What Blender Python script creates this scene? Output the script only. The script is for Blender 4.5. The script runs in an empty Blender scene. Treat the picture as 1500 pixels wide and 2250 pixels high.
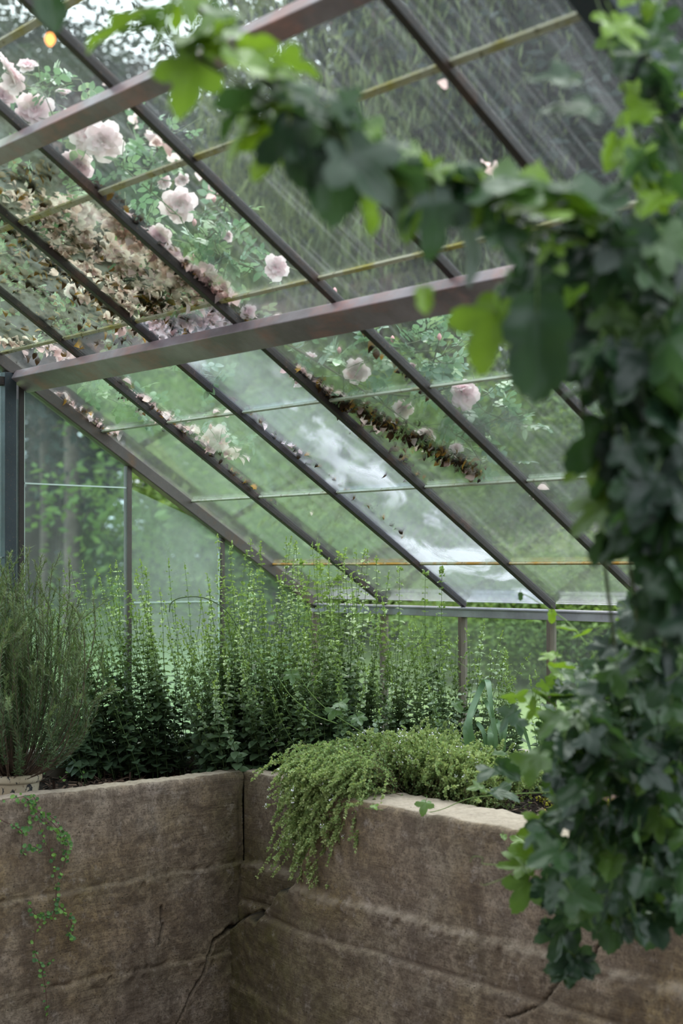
import bpy, math, random
import numpy as np
from mathutils import Vector, Matrix
from mathutils import noise as mnoise

SC = bpy.context.scene
COL = SC.collection
RND = random.Random(7)
NR = np.random.default_rng(11)
PI = math.pi

# ---------------------------------------------------------------- camera
YAW, HOR, FPX = .7229, 1249.5, 3125.0
CAM = np.array([5.2813, -4.4855, 2.0])
FW = np.array([-math.cos(YAW), math.sin(YAW), 0.0])
RT = np.array([math.sin(YAW), math.cos(YAW), 0.0])
UPV = np.array([0, 0, 1.0])
cam_d = bpy.data.cameras.new('camera')
cam = bpy.data.objects.new('camera', cam_d)
COL.objects.link(cam)
SC.camera = cam
cam_d.sensor_fit = 'HORIZONTAL'
cam_d.sensor_width = 24.0
cam_d.lens = 50.0
cam_d.shift_y = (HOR - 1125.0) / 1500.0
cam_d.clip_end = 400
cam.matrix_world = Matrix(((RT[0], 0, -FW[0], CAM[0]), (RT[1], 0, -FW[1], CAM[1]), (0, 1, 0, CAM[2]), (0, 0, 0, 1)))
cam_d.dof.use_dof = True
cam_d.dof.focus_distance = 5.55
cam_d.dof.aperture_fstop = 2.0
cam_d.dof.aperture_blades = 9

# ---------------------------------------------------------------- sky, sun, exposure
SC.view_settings.view_transform = 'Standard'
SC.view_settings.look = 'None'
SC.view_settings.gamma = 1.0
SC.view_settings.exposure = 0.0
SC.cycles.use_denoising = True
SC.cycles.max_bounces = 8
SC.cycles.diffuse_bounces = 3
SC.cycles.glossy_bounces = 3
SC.cycles.transmission_bounces = 4
SC.cycles.transparent_max_bounces = 18
SC.cycles.use_adaptive_sampling = True
SC.cycles.adaptive_threshold = .02
SC.cycles.sample_clamp_indirect = 4.0
SC.cycles.caustics_reflective = False
SC.cycles.caustics_refractive = False
world = bpy.data.worlds.new('overcast_sky')
SC.world = world
world.use_nodes = True
wt = world.node_tree
wt.nodes.clear()
w_out = wt.nodes.new('ShaderNodeOutputWorld')
w_bg = wt.nodes.new('ShaderNodeBackground')
w_geo = wt.nodes.new('ShaderNodeTexCoord')
w_sep = wt.nodes.new('ShaderNodeSeparateXYZ')
w_rmp = wt.nodes.new('ShaderNodeValToRGB')
w_rmp.color_ramp.elements[0].position = 0.0
w_rmp.color_ramp.elements[0].color = (.52, .57, .64, 1)
w_rmp.color_ramp.elements[1].position = 1.0
w_rmp.color_ramp.elements[1].color = (.92, .96, 1.0, 1)
wt.links.new(w_geo.outputs['Generated'], w_sep.inputs[0])
wt.links.new(w_sep.outputs['Z'], w_rmp.inputs[0])
wt.links.new(w_rmp.outputs[0], w_bg.inputs[0])
w_bg.inputs[1].default_value = 4.0
wt.links.new(w_bg.outputs[0], w_out.inputs[0])
sun_d = bpy.data.lights.new('veiled_sun', 'SUN')
sun_d.energy = 3.0
sun_d.angle = math.radians(40)
sun_d.color = (1.0, .97, .9)
sun = bpy.data.objects.new('veiled_sun', sun_d)
COL.objects.link(sun)
sun.location = (0, 0, 12)
sun.rotation_euler = (math.radians(-25), math.radians(-20), 0)


# ---------------------------------------------------------------- pixel helpers (where on the ground plan a thing stands)
def ray(x, y):
    return FW + RT * ((x - 750) / FPX) + UPV * ((HOR - y) / FPX)


def at(x, y, d):
    return CAM + ray(x, y) * d


def on_axis(x, y, ax, v):
    r = ray(x, y)
    return CAM + r * ((v - CAM[ax]) / r[ax])


# ---------------------------------------------------------------- materials
class NT:
    def __init__(self, name):
        self.m = bpy.data.materials.new(name)
        self.m.use_nodes = True
        self.t = self.m.node_tree
        self.t.nodes.clear()
        self.out = self.t.nodes.new('ShaderNodeOutputMaterial')

    def n(self, kind, **kw):
        x = self.t.nodes.new('ShaderNode' + kind)
        for k, v in kw.items():
            if k in ('operation', 'blend_type', 'data_type', 'attribute_name', 'noise_dimensions', 'wave_type', 'bands_direction', 'feature', 'distance', 'musgrave_type', 'interpolation_type'):
                setattr(x, k, v)
            else:
                x.inputs[k].default_value = v
        return x

    def l(self, a, b):
        self.t.links.new(a, b)

    def coord(self, scale=(1, 1, 1), rot=(0, 0, 0), loc=(0, 0, 0)):
        c = self.n('TexCoord')
        m = self.n('Mapping')
        m.inputs['Scale'].default_value = scale
        m.inputs['Rotation'].default_value = rot
        m.inputs['Location'].default_value = loc
        self.l(c.outputs['Object'], m.inputs[0])
        return m.outputs[0]

    def noise(self, vec, scale, detail=4, rough=.55, dist=0.0):
        x = self.n('TexNoise', Scale=scale, Detail=detail, Roughness=rough, Distortion=dist)
        if vec is not None:
            self.l(vec, x.inputs['Vector'])
        return x.outputs['Fac']

    def ramp(self, fac, *stops):
        r = self.n('ValToRGB')
        e = r.color_ramp.elements
        while len(e) < len(stops):
            e.new(.5)
        for i, (p, c) in enumerate(stops):
            e[i].position = p
            e[i].color = (c, c, c, 1) if isinstance(c, (int, float)) else (*c, 1)
        self.l(fac, r.inputs[0])
        return r.outputs[0]

    def mix(self, fac, a, b, mode='MIX'):
        x = self.t.nodes.new('ShaderNodeMix')
        x.data_type = 'RGBA'
        x.blend_type = mode
        for sock, v in ((x.inputs[0], fac), (x.inputs[6], a), (x.inputs[7], b)):
            if hasattr(v, 'is_linked'):
                self.l(v, sock)
            elif isinstance(v, tuple):
                sock.default_value = (*v, 1)
            else:
                sock.default_value = v
        return x.outputs[2]

    def math(self, op, a, b=0.0, c=None, clamp=False):
        x = self.t.nodes.new('ShaderNodeMath')
        x.operation = op
        x.use_clamp = clamp
        for i, v in enumerate((a, b, c)):
            if v is None:
                continue
            if hasattr(v, 'is_linked'):
                self.l(v, x.inputs[i])
            else:
                x.inputs[i].default_value = v
        return x.outputs[0]

    def bump(self, h, strength=.4, dist=.01, normal=None):
        b = self.n('Bump', Strength=strength, Distance=dist)
        self.l(h, b.inputs['Height'])
        if normal is not None:
            self.l(normal, b.inputs['Normal'])
        return b.outputs[0]

    def pbr(self, color, rough=.7, metallic=0.0, normal=None, spec=.5):
        p = self.n('BsdfPrincipled')
        for k, v in (('Base Color', color), ('Roughness', rough), ('Metallic', metallic), ('Specular IOR Level', spec)):
            if hasattr(v, 'is_linked'):
                self.l(v, p.inputs[k])
            elif isinstance(v, tuple):
                p.inputs[k].default_value = (*v, 1)
            else:
                p.inputs[k].default_value = v
        if normal is not None:
            self.l(normal, p.inputs['Normal'])
        return p.outputs[0]

    def mixsh(self, fac, a, b):
        x = self.n('MixShader')
        if hasattr(fac, 'is_linked'):
            self.l(fac, x.inputs[0])
        else:
            x.inputs[0].default_value = fac
        self.l(a, x.inputs[1])
        self.l(b, x.inputs[2])
        return x.outputs[0]

    def done(self, sh):
        self.l(sh, self.out.inputs[0])
        return self.m


def mat_simple(name, color, rough=.7, metallic=0.0, nscale=0, amt=.3, spec=.5):
    t = NT(name)
    if nscale:
        f = t.noise(t.coord(), nscale, 5)
        c = t.mix(t.ramp(f, (.3, 0.0), (.7, 1.0)), tuple(v * (1 - amt) for v in color), tuple(min(1, v * (1 + amt)) for v in color))
        return t.done(t.pbr(c, rough, metallic, t.bump(f, .3, .003), spec))
    return t.done(t.pbr(color, rough, metallic, None, spec))


def mat_leaf(name, c0, c1, c2=None, trans=.4, rough=.45, tr_color=None, spec=.35):
    """leaf colour runs c0 -> c1 (-> c2) along the per-leaf tint"""
    t = NT(name)
    a = t.n('Attribute')
    a.attribute_name = 'tint'
    f = a.outputs['Fac']
    stops = [(0.0, c0), (1.0, c1)] if c2 is None else [(0.0, c0), (.5, c1), (1.0, c2)]
    col = t.ramp(f, *stops)
    n = t.noise(t.coord(), 30, 2)
    col = t.mix(t.math('MULTIPLY', n, .35), col, tuple(v * .6 for v in c0))
    p = t.pbr(col, rough, 0, None, spec)
    tr = t.n('BsdfTranslucent')
    k = 1.7
    tc = t.mix(1.0, col, tr_color or (1.0, 1.0, .45), 'MULTIPLY')
    g = t.n('Gamma', Gamma=.8)
    t.l(tc, g.inputs[0])
    t.l(g.outputs[0], tr.inputs[0])
    return t.done(t.mixsh(trans, p, tr.outputs[0]))


def mat_glass(name, film, streak, swirl=0.0, tint=(.93, .97, .95), green=.0, sx=1.0):
    """old horticultural glass: clear sheet with a pale film, rain streaks and dust"""
    t = NT(name)
    v = t.coord()
    tr = t.n('BsdfTransparent')
    tr.inputs[0].default_value = (*tint, 1)
    gl = t.n('BsdfGlossy', Roughness=.08)
    gl.inputs[0].default_value = (1, 1, 1, 1)
    fr = t.n('LayerWeight', Blend=.12)
    f = t.math('MULTIPLY', fr.outputs['Fresnel'], .6)
    base = t.mixsh(f, tr.outputs[0], gl.outputs[0])
    big = t.noise(v, 1.7, 4, .6, .4)
    # streaks run down the slope (local y/z), so squeeze noise along x
    vs = t.coord((38, 1.1, 1.1), (0, 0, .25))
    st = t.noise(vs, 1.3, 5, .7)
    sp = t.n('TexVoronoi', Scale=95.0)
    t.l(v, sp.inputs['Vector'])
    spots = t.ramp(sp.outputs['Distance'], (.06, 1.0), (.14, 0.0))
    spn = t.ramp(t.noise(v, 6, 2), (.52, 0.0), (.66, 1.0))
    spots = t.math('MULTIPLY', spots, spn)
    a = t.math('MULTIPLY', t.ramp(big, (.3, .35), (.75, 1.0)), film)
    b = t.math('MULTIPLY', t.ramp(st, (.5, 0.0), (.85, 1.0)), streak)
    s = t.math('ADD', a, b)
    s = t.math('ADD', s, t.math('MULTIPLY', spots, .22))
    if swirl:
        w = t.noise(t.coord((1.5, 1.3, 1.3), (.0, 0, .6)), 2.2, 8, .62, 1.9)
        m = t.noise(v, 2.1, 2)
        w = t.math('MULTIPLY', t.ramp(w, (.50, 0.0), (.60, 1.0)), t.ramp(m, (.45, 0.0), (.62, 1.0)))
        s = t.math('ADD', s, t.math('MULTIPLY', w, swirl))
    s = t.math('MINIMUM', s, .85)
    di = t.n('BsdfDiffuse')
    tl = t.n('BsdfTranslucent')
    fc = (.78 - green * .35, .78, .82 - green * .45)
    di.inputs[0].default_value = (*fc, 1)
    tl.inputs[0].default_value = (*fc, 1)
    filmsh = t.mixsh(.55, di.outputs[0], tl.outputs[0])
    return t.done(t.mixsh(s, base, filmsh))


def mat_mossy_glass(name):
    """pane with algae and rotted leaf film grown over it in patches"""
    t = NT(name)
    v = t.coord()
    tr = t.n('BsdfTransparent')
    tr.inputs[0].default_value = (.80, .88, .78, 1)
    n1 = t.noise(t.coord((1.0, 1.0, 1.0)), 4.5, 7, .68, .8)
    n2 = t.noise(v, 24, 6, .75, .6)
    m = t.math('MULTIPLY', t.ramp(n1, (.40, 0.0), (.62, 1.0)), t.ramp(n2, (.40, .25), (.62, 1.0)))
    m = t.math('MULTIPLY', m, .62)
    c = t.mix(t.ramp(n2, (.45, 0.0), (.65, 1.0)), (.10, .11, .035), (.035, .030, .014))
    di = t.n('BsdfDiffuse')
    tl = t.n('BsdfTranslucent')
    t.l(c, di.inputs[0])
    t.l(c, tl.inputs[0])
    moss = t.mixsh(.6, di.outputs[0], tl.outputs[0])
    f2 = t.n('BsdfTranslucent')
    f2.inputs[0].default_value = (.75, .78, .76, 1)
    base = t.mixsh(.07, tr.outputs[0], f2.outputs[0])
    return t.done(t.mixsh(m, base, moss))


def mat_steel(name, base, rust, amount, rough=.5, metallic=.35, pale=None):
    t = NT(name)
    v = t.coord()
    n1 = t.noise(v, 5, 7, .65)
    n2 = t.noise(t.coord((9, 60, 60)), 1.2, 6, .7)
    c = t.mix(t.ramp(n1, (.35, 0.0), (.7, 1.0)), base, tuple(x * .7 for x in base))
    if pale:
        c = t.mix(t.ramp(t.noise(v, 3.3, 5, .6), (.45, 0.0), (.7, 1.0)), c, pale)
    mask = t.math('MULTIPLY', t.ramp(n1, (.62 - amount * .3, 0.0), (.78 - amount * .2, 1.0)), t.ramp(n2, (.25, .3), (.6, 1.0)))
    c = t.mix(mask, c, rust)
    sp = t.noise(v, 140, 3, .7)
    c = t.mix(t.ramp(sp, (.62, 0.0), (.72, .5)), c, (.28, .15, .08))
    return t.done(t.pbr(c, t.ramp(n1, (.3, rough - .1), (.7, rough + .15)), metallic, t.bump(t.math('ADD', n1, t.math('MULTIPLY', sp, .3)), .25, .004)))


def mat_concrete(name):
    t = NT(name)
    v = t.coord()
    n1 = t.noise(v, 1.6, 6, .6, .5)
    n2 = t.noise(v, 5.5, 6, .65)
    n3 = t.noise(v, 45, 5, .7)
    n4 = t.noise(t.coord((1.2, 1.2, 12)), 3.5, 6, .7, .6)      # board grain lies level
    nv = t.noise(t.coord((3.2, 3.2, 1.1)), 1.3, 6, .68, .8)          # runs and stains
    c = t.mix(t.ramp(n1, (.32, 0.0), (.66, 1.0)), (.25, .175, .105), (.31, .245, .205))
    c = t.mix(t.ramp(n2, (.45, 0.0), (.7, .6)), c, (.34, .29, .25))
    c = t.mix(t.ramp(t.noise(v, 2.3, 4, .5, .3), (.48, 0.0), (.66, .7)), c, (.23, .155, .065))
    c = t.mix(t.ramp(nv, (.48, 0.0), (.66, .75)), c, (.085, .056, .040))
    c = t.mix(t.ramp(n3, (.40, .55), (.55, 0.0)), c, (.12, .09, .07))
    c = t.mix(t.ramp(n4, (.35, .35), (.5, 0.0)), c, (.15, .11, .08))
    mo = t.n('Attribute')
    mo.attribute_name = 'moss'
    mf = t.math('MULTIPLY', mo.outputs['Fac'], t.ramp(n2, (.3, .35), (.6, 1.0)))
    c = t.mix(mf, c, (.10, .088, .030))
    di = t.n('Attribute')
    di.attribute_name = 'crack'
    c = t.mix(t.ramp(t.noise(v, 11, 6, .72, .7), (.42, .55), (.56, 0.0)), c, (.07, .050, .038))
    c = t.mix(t.ramp(t.noise(v, 16, 6, .75), (.56, 0.0), (.70, .5)), c, (.40, .34, .31))
    c = t.mix(t.ramp(t.noise(v, 120, 3, .8), (.38, .6), (.50, 0.0)), c, (.06, .045, .035))
    c = t.mix(di.outputs['Fac'], c, (.018, .015, .012))  # dirt-black in cracks and corner line, also painting in their shade
    pl = t.n('Attribute')
    pl.attribute_name = 'bare'
    c = t.mix(t.math('MULTIPLY', pl.outputs['Fac'], t.ramp(n3, (.3, .5), (.6, 1.0))), c, (.35, .29, .235))
    vo = t.n('TexVoronoi', Scale=30.0)
    t.l(v, vo.inputs['Vector'])
    pores = t.ramp(vo.outputs['Distance'], (.05, 0.0), (.12, 1.0))
    c = t.mix(t.ramp(vo.outputs['Distance'], (.03, .8), (.10, 0.0)), c, (.03, .025, .02))
    h = t.math('ADD', t.math('MULTIPLY', n3, .6), t.math('MULTIPLY', n4, .9))
    h = t.math('ADD', h, t.math('MULTIPLY', pores, .35))
    return t.done(t.pbr(c, .93, 0, t.bump(h, .75, .008), .25))


M = {}
M['rafter'] = mat_steel('brown_steel', (.022, .015, .015), (.10, .045, .03), .25, .55, .0)
M['purlin'] = mat_steel('red_oxide_steel', (.16, .125, .145), (.34, .17, .16), .50, .40, .12, (.30, .255, .29))
M['gable'] = mat_steel('grey_brown_steel', (.105, .09, .085), (.16, .09, .05), .25, .45, .4)
M['post'] = mat_steel('blue_grey_steel', (.042, .055, .068), (.09, .06, .05), .1, .45, .4)
M['galv'] = mat_steel('galvanised_steel', (.30, .28, .32), (.22, .15, .12), .12, .42, .6, (.42, .40, .44))
M['mullion'] = mat_steel('weathered_mullion', (.16, .125, .10), (.20, .12, .07), .3, .6, .2)
M['concrete'] = mat_concrete('board_marked_concrete')
M['curb'] = mat_simple('curb_concrete', (.30, .26, .22), .9, 0, 18, .35)


def mat_strip(name, a, b, c, lo=.45, hi=.62):
    t = NT(name)
    v = t.coord((1, 1, 1))
    n = t.noise(v, 9, 5, .7)
    n2 = t.noise(v, 50, 5, .7)
    col = t.mix(t.ramp(n, (lo, 0.0), (hi, 1.0)), a, b)
    col = t.mix(t.ramp(n2, (.58, 0.0), (.66, .8)), col, c)
    return t.done(t.pbr(col, .8, 0, t.bump(n2, .4, .003), .2))


M['lichen'] = mat_strip('lichened_lap_strip', (.36, .35, .27), (.28, .25, .07), (.06, .05, .02))
M['lap'] = mat_strip('pale_lap_strip', (.40, .45, .38), (.25, .24, .12), (.12, .08, .04), .5, .7)
M['lap_rust'] = mat_strip('rusty_lap_strip', (.36, .34, .22), (.36, .20, .04), (.10, .05, .02), .42, .6)
M['glass'] = mat_glass('rain_marked_glass', .026, .06)
M['glass_upper'] = mat_glass('dusty_glass', .035, .10)
M['glass_swirl'] = mat_glass('whitewashed_glass', .10, .07, .30, (.86, .92, .96))
M['glass_gable'] = mat_glass('misty_glass', .075, .06, 0, (.82, .93, .90))
M['glass_algae'] = mat_glass('algae_glass', .20, .20, 0, (.82, .93, .88), .12)
M['glass_eave'] = mat_glass('clear_glass', .05, .04)
M['glass_mossy'] = mat_mossy_glass('mossy_glass')
M['glass_edge'] = mat_simple('milky_glass_edge', (.62, .74, .72), .3)


# ---------------------------------------------------------------- mesh building
def unit(v):
    v = np.asarray(v, float)
    return v / max(1e-9, np.linalg.norm(v))


class MB:
    """collects triangles (and their tint) of ONE part"""

    def __init__(self):
        self.v, self.f, self.t, self.n = [], [], [], 0

    def add(self, v, f, tint=0.0):
        v = np.asarray(v, float)
        f = np.asarray(f, int)
        self.v.append(v)
        self.f.append(f + self.n)
        self.t.append(np.full(len(v), tint, float) if np.isscalar(tint) else np.asarray(tint, float))
        self.n += len(v)
        return self

    def scatter(self, tpl, pos, rot, scale, tint):
        """many copies of a template at once: pos (N,3), rot (N,3,3) columns = local axes, scale (N,) or (N,3)"""
        tv, tf = tpl
        pos = np.asarray(pos, float)
        if len(pos) == 0:
            return self
        s = np.asarray(scale, float)
        if s.ndim == 1:
            s = s[:, None]
        lv = tv[None] * s[:, None, :]
        w = np.einsum('nij,nkj->nki', rot, lv) + pos[:, None]
        k = len(tv)
        F = (tf[None] + (np.arange(len(pos)) * k)[:, None, None]).reshape(-1, 3)
        self.v.append(w.reshape(-1, 3))
        self.f.append(F + self.n)
        self.t.append(np.repeat(np.asarray(tint, float) * np.ones(len(pos)), k))
        self.n += len(pos) * k
        return self

    def build(self, name, mat, parent=None, smooth=True, bevel=0.0):
        v = np.concatenate(self.v)
        f = np.concatenate(self.f)
        tint = np.concatenate(self.t)
        if parent is not None:
            base = np.array(parent.get('_base', (0, 0, 0)), float)
            v = v - base
        me = bpy.data.meshes.new(name)
        me.vertices.add(len(v))
        me.vertices.foreach_set('co', v.astype(np.float32).ravel())
        me.loops.add(f.size)
        me.loops.foreach_set('vertex_index', f.astype(np.int32).ravel())
        me.polygons.add(len(f))
        me.polygons.foreach_set('loop_start', np.arange(0, f.size, 3, dtype=np.int32))
        me.polygons.foreach_set('use_smooth', np.full(len(f), smooth, dtype=bool))
        me.update(calc_edges=True)
        a = me.attributes.new('tint', 'FLOAT', 'POINT')
        a.data.foreach_set('value', tint.astype(np.float32))
        me.materials.append(mat)
        o = bpy.data.objects.new(name, me)
        COL.objects.link(o)
        if parent is not None:
            o.parent = parent
            o['_base'] = tuple(parent.get('_base', (0, 0, 0)))
        if bevel:
            b = o.modifiers.new('bevel', 'BEVEL')
            b.width = bevel
            b.segments = 2
            b.limit_method = 'ANGLE'
        return o


def box_mesh(o, ax, ay, az):
    """box from corner o with edge vectors"""
    o, ax, ay, az = (np.asarray(q, float) for q in (o, ax, ay, az))
    v = np.array([o, o + ax, o + ax + ay, o + ay, o + az, o + ax + az, o + ax + ay + az, o + ay + az])
    f = [(0, 2, 1), (0, 3, 2), (4, 5, 6), (4, 6, 7), (0, 1, 5), (0, 5, 4), (1, 2, 6), (1, 6, 5), (2, 3, 7), (2, 7, 6), (3, 0, 4), (3, 4, 7)]
    if np.dot(np.cross(ax, ay), az) < 0:
        f = [(a, c, b) for a, b, c in f]
    return v, f


def poly_box(mb, x0, x1, y0, y1, z0, z1):
    mb.add(*box_mesh((x0, y0, z0), (x1 - x0, 0, 0), (0, y1 - y0, 0), (0, 0, z1 - z0)))
    return mb


def tube(pts, rad, sides=6, cap=True):
    pts = np.asarray(pts, float)
    n = len(pts)
    rad = np.full(n, rad) if np.isscalar(rad) else np.asarray(rad, float)
    tg = np.gradient(pts, axis=0)
    tg /= np.maximum(np.linalg.norm(tg, axis=1), 1e-9)[:, None]
    ref = np.array([0, 0, 1.0]) if abs(tg[:, 2].mean()) < .8 else np.array([1.0, 0, 0])
    s = np.cross(tg, ref)
    s /= np.maximum(np.linalg.norm(s, axis=1), 1e-9)[:, None]
    u = np.cross(s, tg)
    a = np.linspace(0, 2 * PI, sides, endpoint=False)
    ring = pts[:, None] + rad[:, None, None] * (np.cos(a)[None, :, None] * s[:, None] + np.sin(a)[None, :, None] * u[:, None])
    v = ring.reshape(-1, 3)
    f = []
    for i in range(n - 1):
        for j in range(sides):
            k = (j + 1) % sides
            a0, a1, b0, b1 = i * sides + j, i * sides + k, (i + 1) * sides + j, (i + 1) * sides + k
            f += [(a0, b0, a1), (a1, b0, b1)]
    if cap:
        for j in range(1, sides - 1):
            f.append((0, j, j + 1))
            q = (n - 1) * sides
            f.append((q, q + j + 1, q + j))
    return v, np.array(f)


def spline(pts, n=24):
    """Catmull-Rom through the points"""
    p = np.asarray(pts, float)
    if len(p) == 2:
        return p[0] + (p[1] - p[0]) * np.linspace(0, 1, n)[:, None]
    p = np.vstack([2 * p[0] - p[1], p, 2 * p[-1] - p[-2]])
    out = []
    seg = len(p) - 3
    for t in np.linspace(0, seg - 1e-6, n):
        i = int(t)
        u = t - i
        a, b, c, d = p[i:i + 4]
        out.append(.5 * ((2 * b) + (c - a) * u + (2 * a - 5 * b + 4 * c - d) * u * u + (3 * b - a - 3 * c + d) * u ** 3))
    return np.array(out)


def frames(direction, normal_hint):
    """rotation matrices with local Y = direction, Z ~ normal_hint"""
    d = np.asarray(direction, float)
    d = d / np.maximum(np.linalg.norm(d, axis=1), 1e-9)[:, None]
    n = np.asarray(normal_hint, float)
    n = n - (n * d).sum(1)[:, None] * d
    n = n / np.maximum(np.linalg.norm(n, axis=1), 1e-9)[:, None]
    x = np.cross(d, n)
    return np.stack([x, d, n], axis=2)


def fan(outline, zfun, rings=(.5, 1.0)):
    """leaf blade from a closed outline around the petiole point, bent by zfun"""
    o = np.asarray(outline, float)
    k = len(o)
    vs = [np.zeros((1, 2))]
    for r in rings:
        vs.append(o * r)
    p = np.concatenate(vs)
    z = np.array([zfun(x, y) for x, y in p])
    v = np.column_stack([p, z])
    f = []
    for j in range(k - 1):
        f.append((0, 1 + j, 2 + j))
        for q in range(len(rings) - 1):
            a, b = 1 + q * k + j, 1 + (q + 1) * k + j
            f += [(a, b, b + 1), (a, b + 1, a + 1)]
    return v, np.array(f)


def ovate(width=.3, fold=.25, droop=.25, n=7, belly=.38):
    """simple ovate leaf of length 1 along +Y: midrib and two edges"""
    t = np.linspace(0, 1, n)
    w = width * np.sin(PI * t ** (math.log(.5) / math.log(belly))) ** .8
    w[0] = w[-1] = .004
    z = -droop * t ** 2
    L = np.column_stack([-w, t, z + fold * w])
    C = np.column_stack([np.zeros(n), t, z])
    R = np.column_stack([w, t, z + fold * w])
    v = np.concatenate([L, C, R])
    f = []
    for i in range(n - 1):
        for a, b in ((0, n), (n, 2 * n)):
            f += [(a + i, b + i, b + i + 1), (a + i, b + i + 1, a + i + 1)]
    return v, np.array(f)


DIAMOND = (np.array([[0, 0, 0], [.3, .45, .06], [0, 1, -.05], [-.3, .45, .06], [0, .45, 0]], float), np.array([[0, 1, 4], [1, 2, 4], [2, 3, 4], [3, 0, 4]]))
NEEDLE = (np.array([[-.045, 0, 0], [.045, 0, 0], [.05, .5, .02], [-.05, .5, .02], [0, 1, 0]], float), np.array([[0, 1, 2], [0, 2, 3], [3, 2, 4]]))


def thing(name, label, cat, base=(0, 0, 0), group=None, kind=None):
    o = bpy.data.objects.new(name, None)
    COL.objects.link(o)
    o.location = tuple(float(q) for q in base)
    o.empty_display_size = .1
    o['_base'] = tuple(float(q) for q in base)
    return tag(o, label, cat, group, kind)


def tag(o, label, cat, group=None, kind=None):
    o['label'] = label
    o['category'] = cat
    if group:
        o['group'] = group
    if kind:
        o['kind'] = kind
    return o


def rdir(n, up=0.0, rng=NR):
    v = rng.normal(size=(n, 3))
    v[:, 2] += up
    return v / np.linalg.norm(v, axis=1)[:, None]


def nz(x, y, z, s=1.0):
    return mnoise.noise(Vector((x * s, y * s, z * s)))


# ================================================================ THE SETTING
ZE, TT = 1.8351, .606
TH = math.atan(TT)
U = np.array([0, -math.cos(TH), math.sin(TH)])     # up the slope
N = np.array([0, math.sin(TH), math.cos(TH)])      # out of the roof
X = np.array([1.0, 0, 0])
SP = .5                                            # rafter spacing
NBAY = 8
XR = NBAY * SP


def roof(x, y, n=0.0):
    return np.array([x, y, ZE - TT * y]) + N * n


def slope_bar(mb, x, w, ya, yb, n0, n1):
    a, b = roof(x - w / 2, ya), roof(x - w / 2, yb)
    mb.add(*box_mesh(a + N * n0, X * w, b - a, N * (n1 - n0)))


def cross_bar(mb, y, du0, du1, n0, n1, x0, x1):
    mb.add(*box_mesh(roof(x0, y) + U * du0 + N * n0, X * (x1 - x0), U * (du1 - du0), N * (n1 - n0)))


# ---- outside ground
def ground_z(x, y):
    d = math.hypot(x - 3, y + 3)
    return 1.10 + .010 * max(0, d - 6) + .05 * nz(x, y, 3, .15)


mb = MB()
GN = 90
gx = np.concatenate([np.linspace(-90, -8, 30), np.linspace(-7, 9, 33), np.linspace(10, 60, 27)])
gy = np.concatenate([np.linspace(-40, -8, 14), np.linspace(-7, 9, 33), np.linspace(10, 110, 43)])
gv = np.array([[x, y, ground_z(x, y) if not (-.12 < x < 6 and -7 < y < .12) else 0.9] for y in gy for x in gx])
gf = []
for j in range(len(gy) - 1):
    for i in range(len(gx) - 1):
        cx_, cy_ = (gx[i] + gx[i + 1]) / 2, (gy[j] + gy[j + 1]) / 2
        if -.1 < cx_ < 6 and -7 < cy_ < .1:
            continue
        a = j * len(gx) + i
        gf += [(a, a + 1, a + 1 + len(gx)), (a, a + 1 + len(gx), a + len(gx))]
mb.add(gv, gf)
t = NT('lawn_grass')
n1 = t.noise(t.coord(), .35, 5, .6)
n2 = t.noise(t.coord(), 9, 5, .7)
c = t.mix(t.ramp(n1, (.35, 0.0), (.65, 1.0)), (.13, .19, .070), (.18, .24, .10))
c = t.mix(t.ramp(n2, (.35, .5), (.6, 0.0)), c, (.085, .13, .045))
M['lawn'] = t.done(t.pbr(c, .9, 0, t.bump(n2, .6, .05), .2))
tag(mb.build('ground', M['lawn']), 'mown green lawn outside the glasshouse', 'lawn', kind='structure')

# ---- sunken aisle floor
mb = MB()
poly_box(mb, .5, 6.2, -7, -.9, -.06, 0)
tag(mb.build('floor', mat_simple('damp_floor', (.16, .13, .11), .8, 0, 6)), 'damp concrete floor of the sunken aisle', 'floor', kind='structure')


# ---- concrete walls: one dense lofted sheet each, with pour seams, ledges and cracks
def seg_dist(px, pz, poly):
    best = np.full(px.shape, 9.0)
    for (ax, az), (bx, bz) in zip(poly[:-1], poly[1:]):
        dx, dz = bx - ax, bz - az
        L2 = dx * dx + dz * dz
        u = np.clip(((px - ax) * dx + (pz - az) * dz) / L2, 0, 1)
        best = np.minimum(best, np.hypot(px - ax - u * dx, pz - az - u * dz))
    return best


def fbm(x, z, s, seed, oct_=4):
    """cheap value noise on arrays"""
    r = np.random.default_rng(seed)
    g = r.random((256, 256))
    out = np.zeros_like(x)
    amp, tot = 1.0, 0
    for o in range(oct_):
        a, b = x * s, z * s
        i, j = np.floor(a).astype(int), np.floor(b).astype(int)
        u, v = a - i, b - j
        u, v = u * u * (3 - 2 * u), v * v * (3 - 2 * v)
        q = lambda ii, jj: g[(ii + 37 * o) % 256, (jj + 91 * o) % 256]
        out += amp * (q(i, j) * (1 - u) * (1 - v) + q(i + 1, j) * u * (1 - v) + q(i, j + 1) * (1 - u) * v + q(i + 1, j + 1) * u * v)
        tot += amp
        amp *= .5
        s *= 2
    return out / tot


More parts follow.
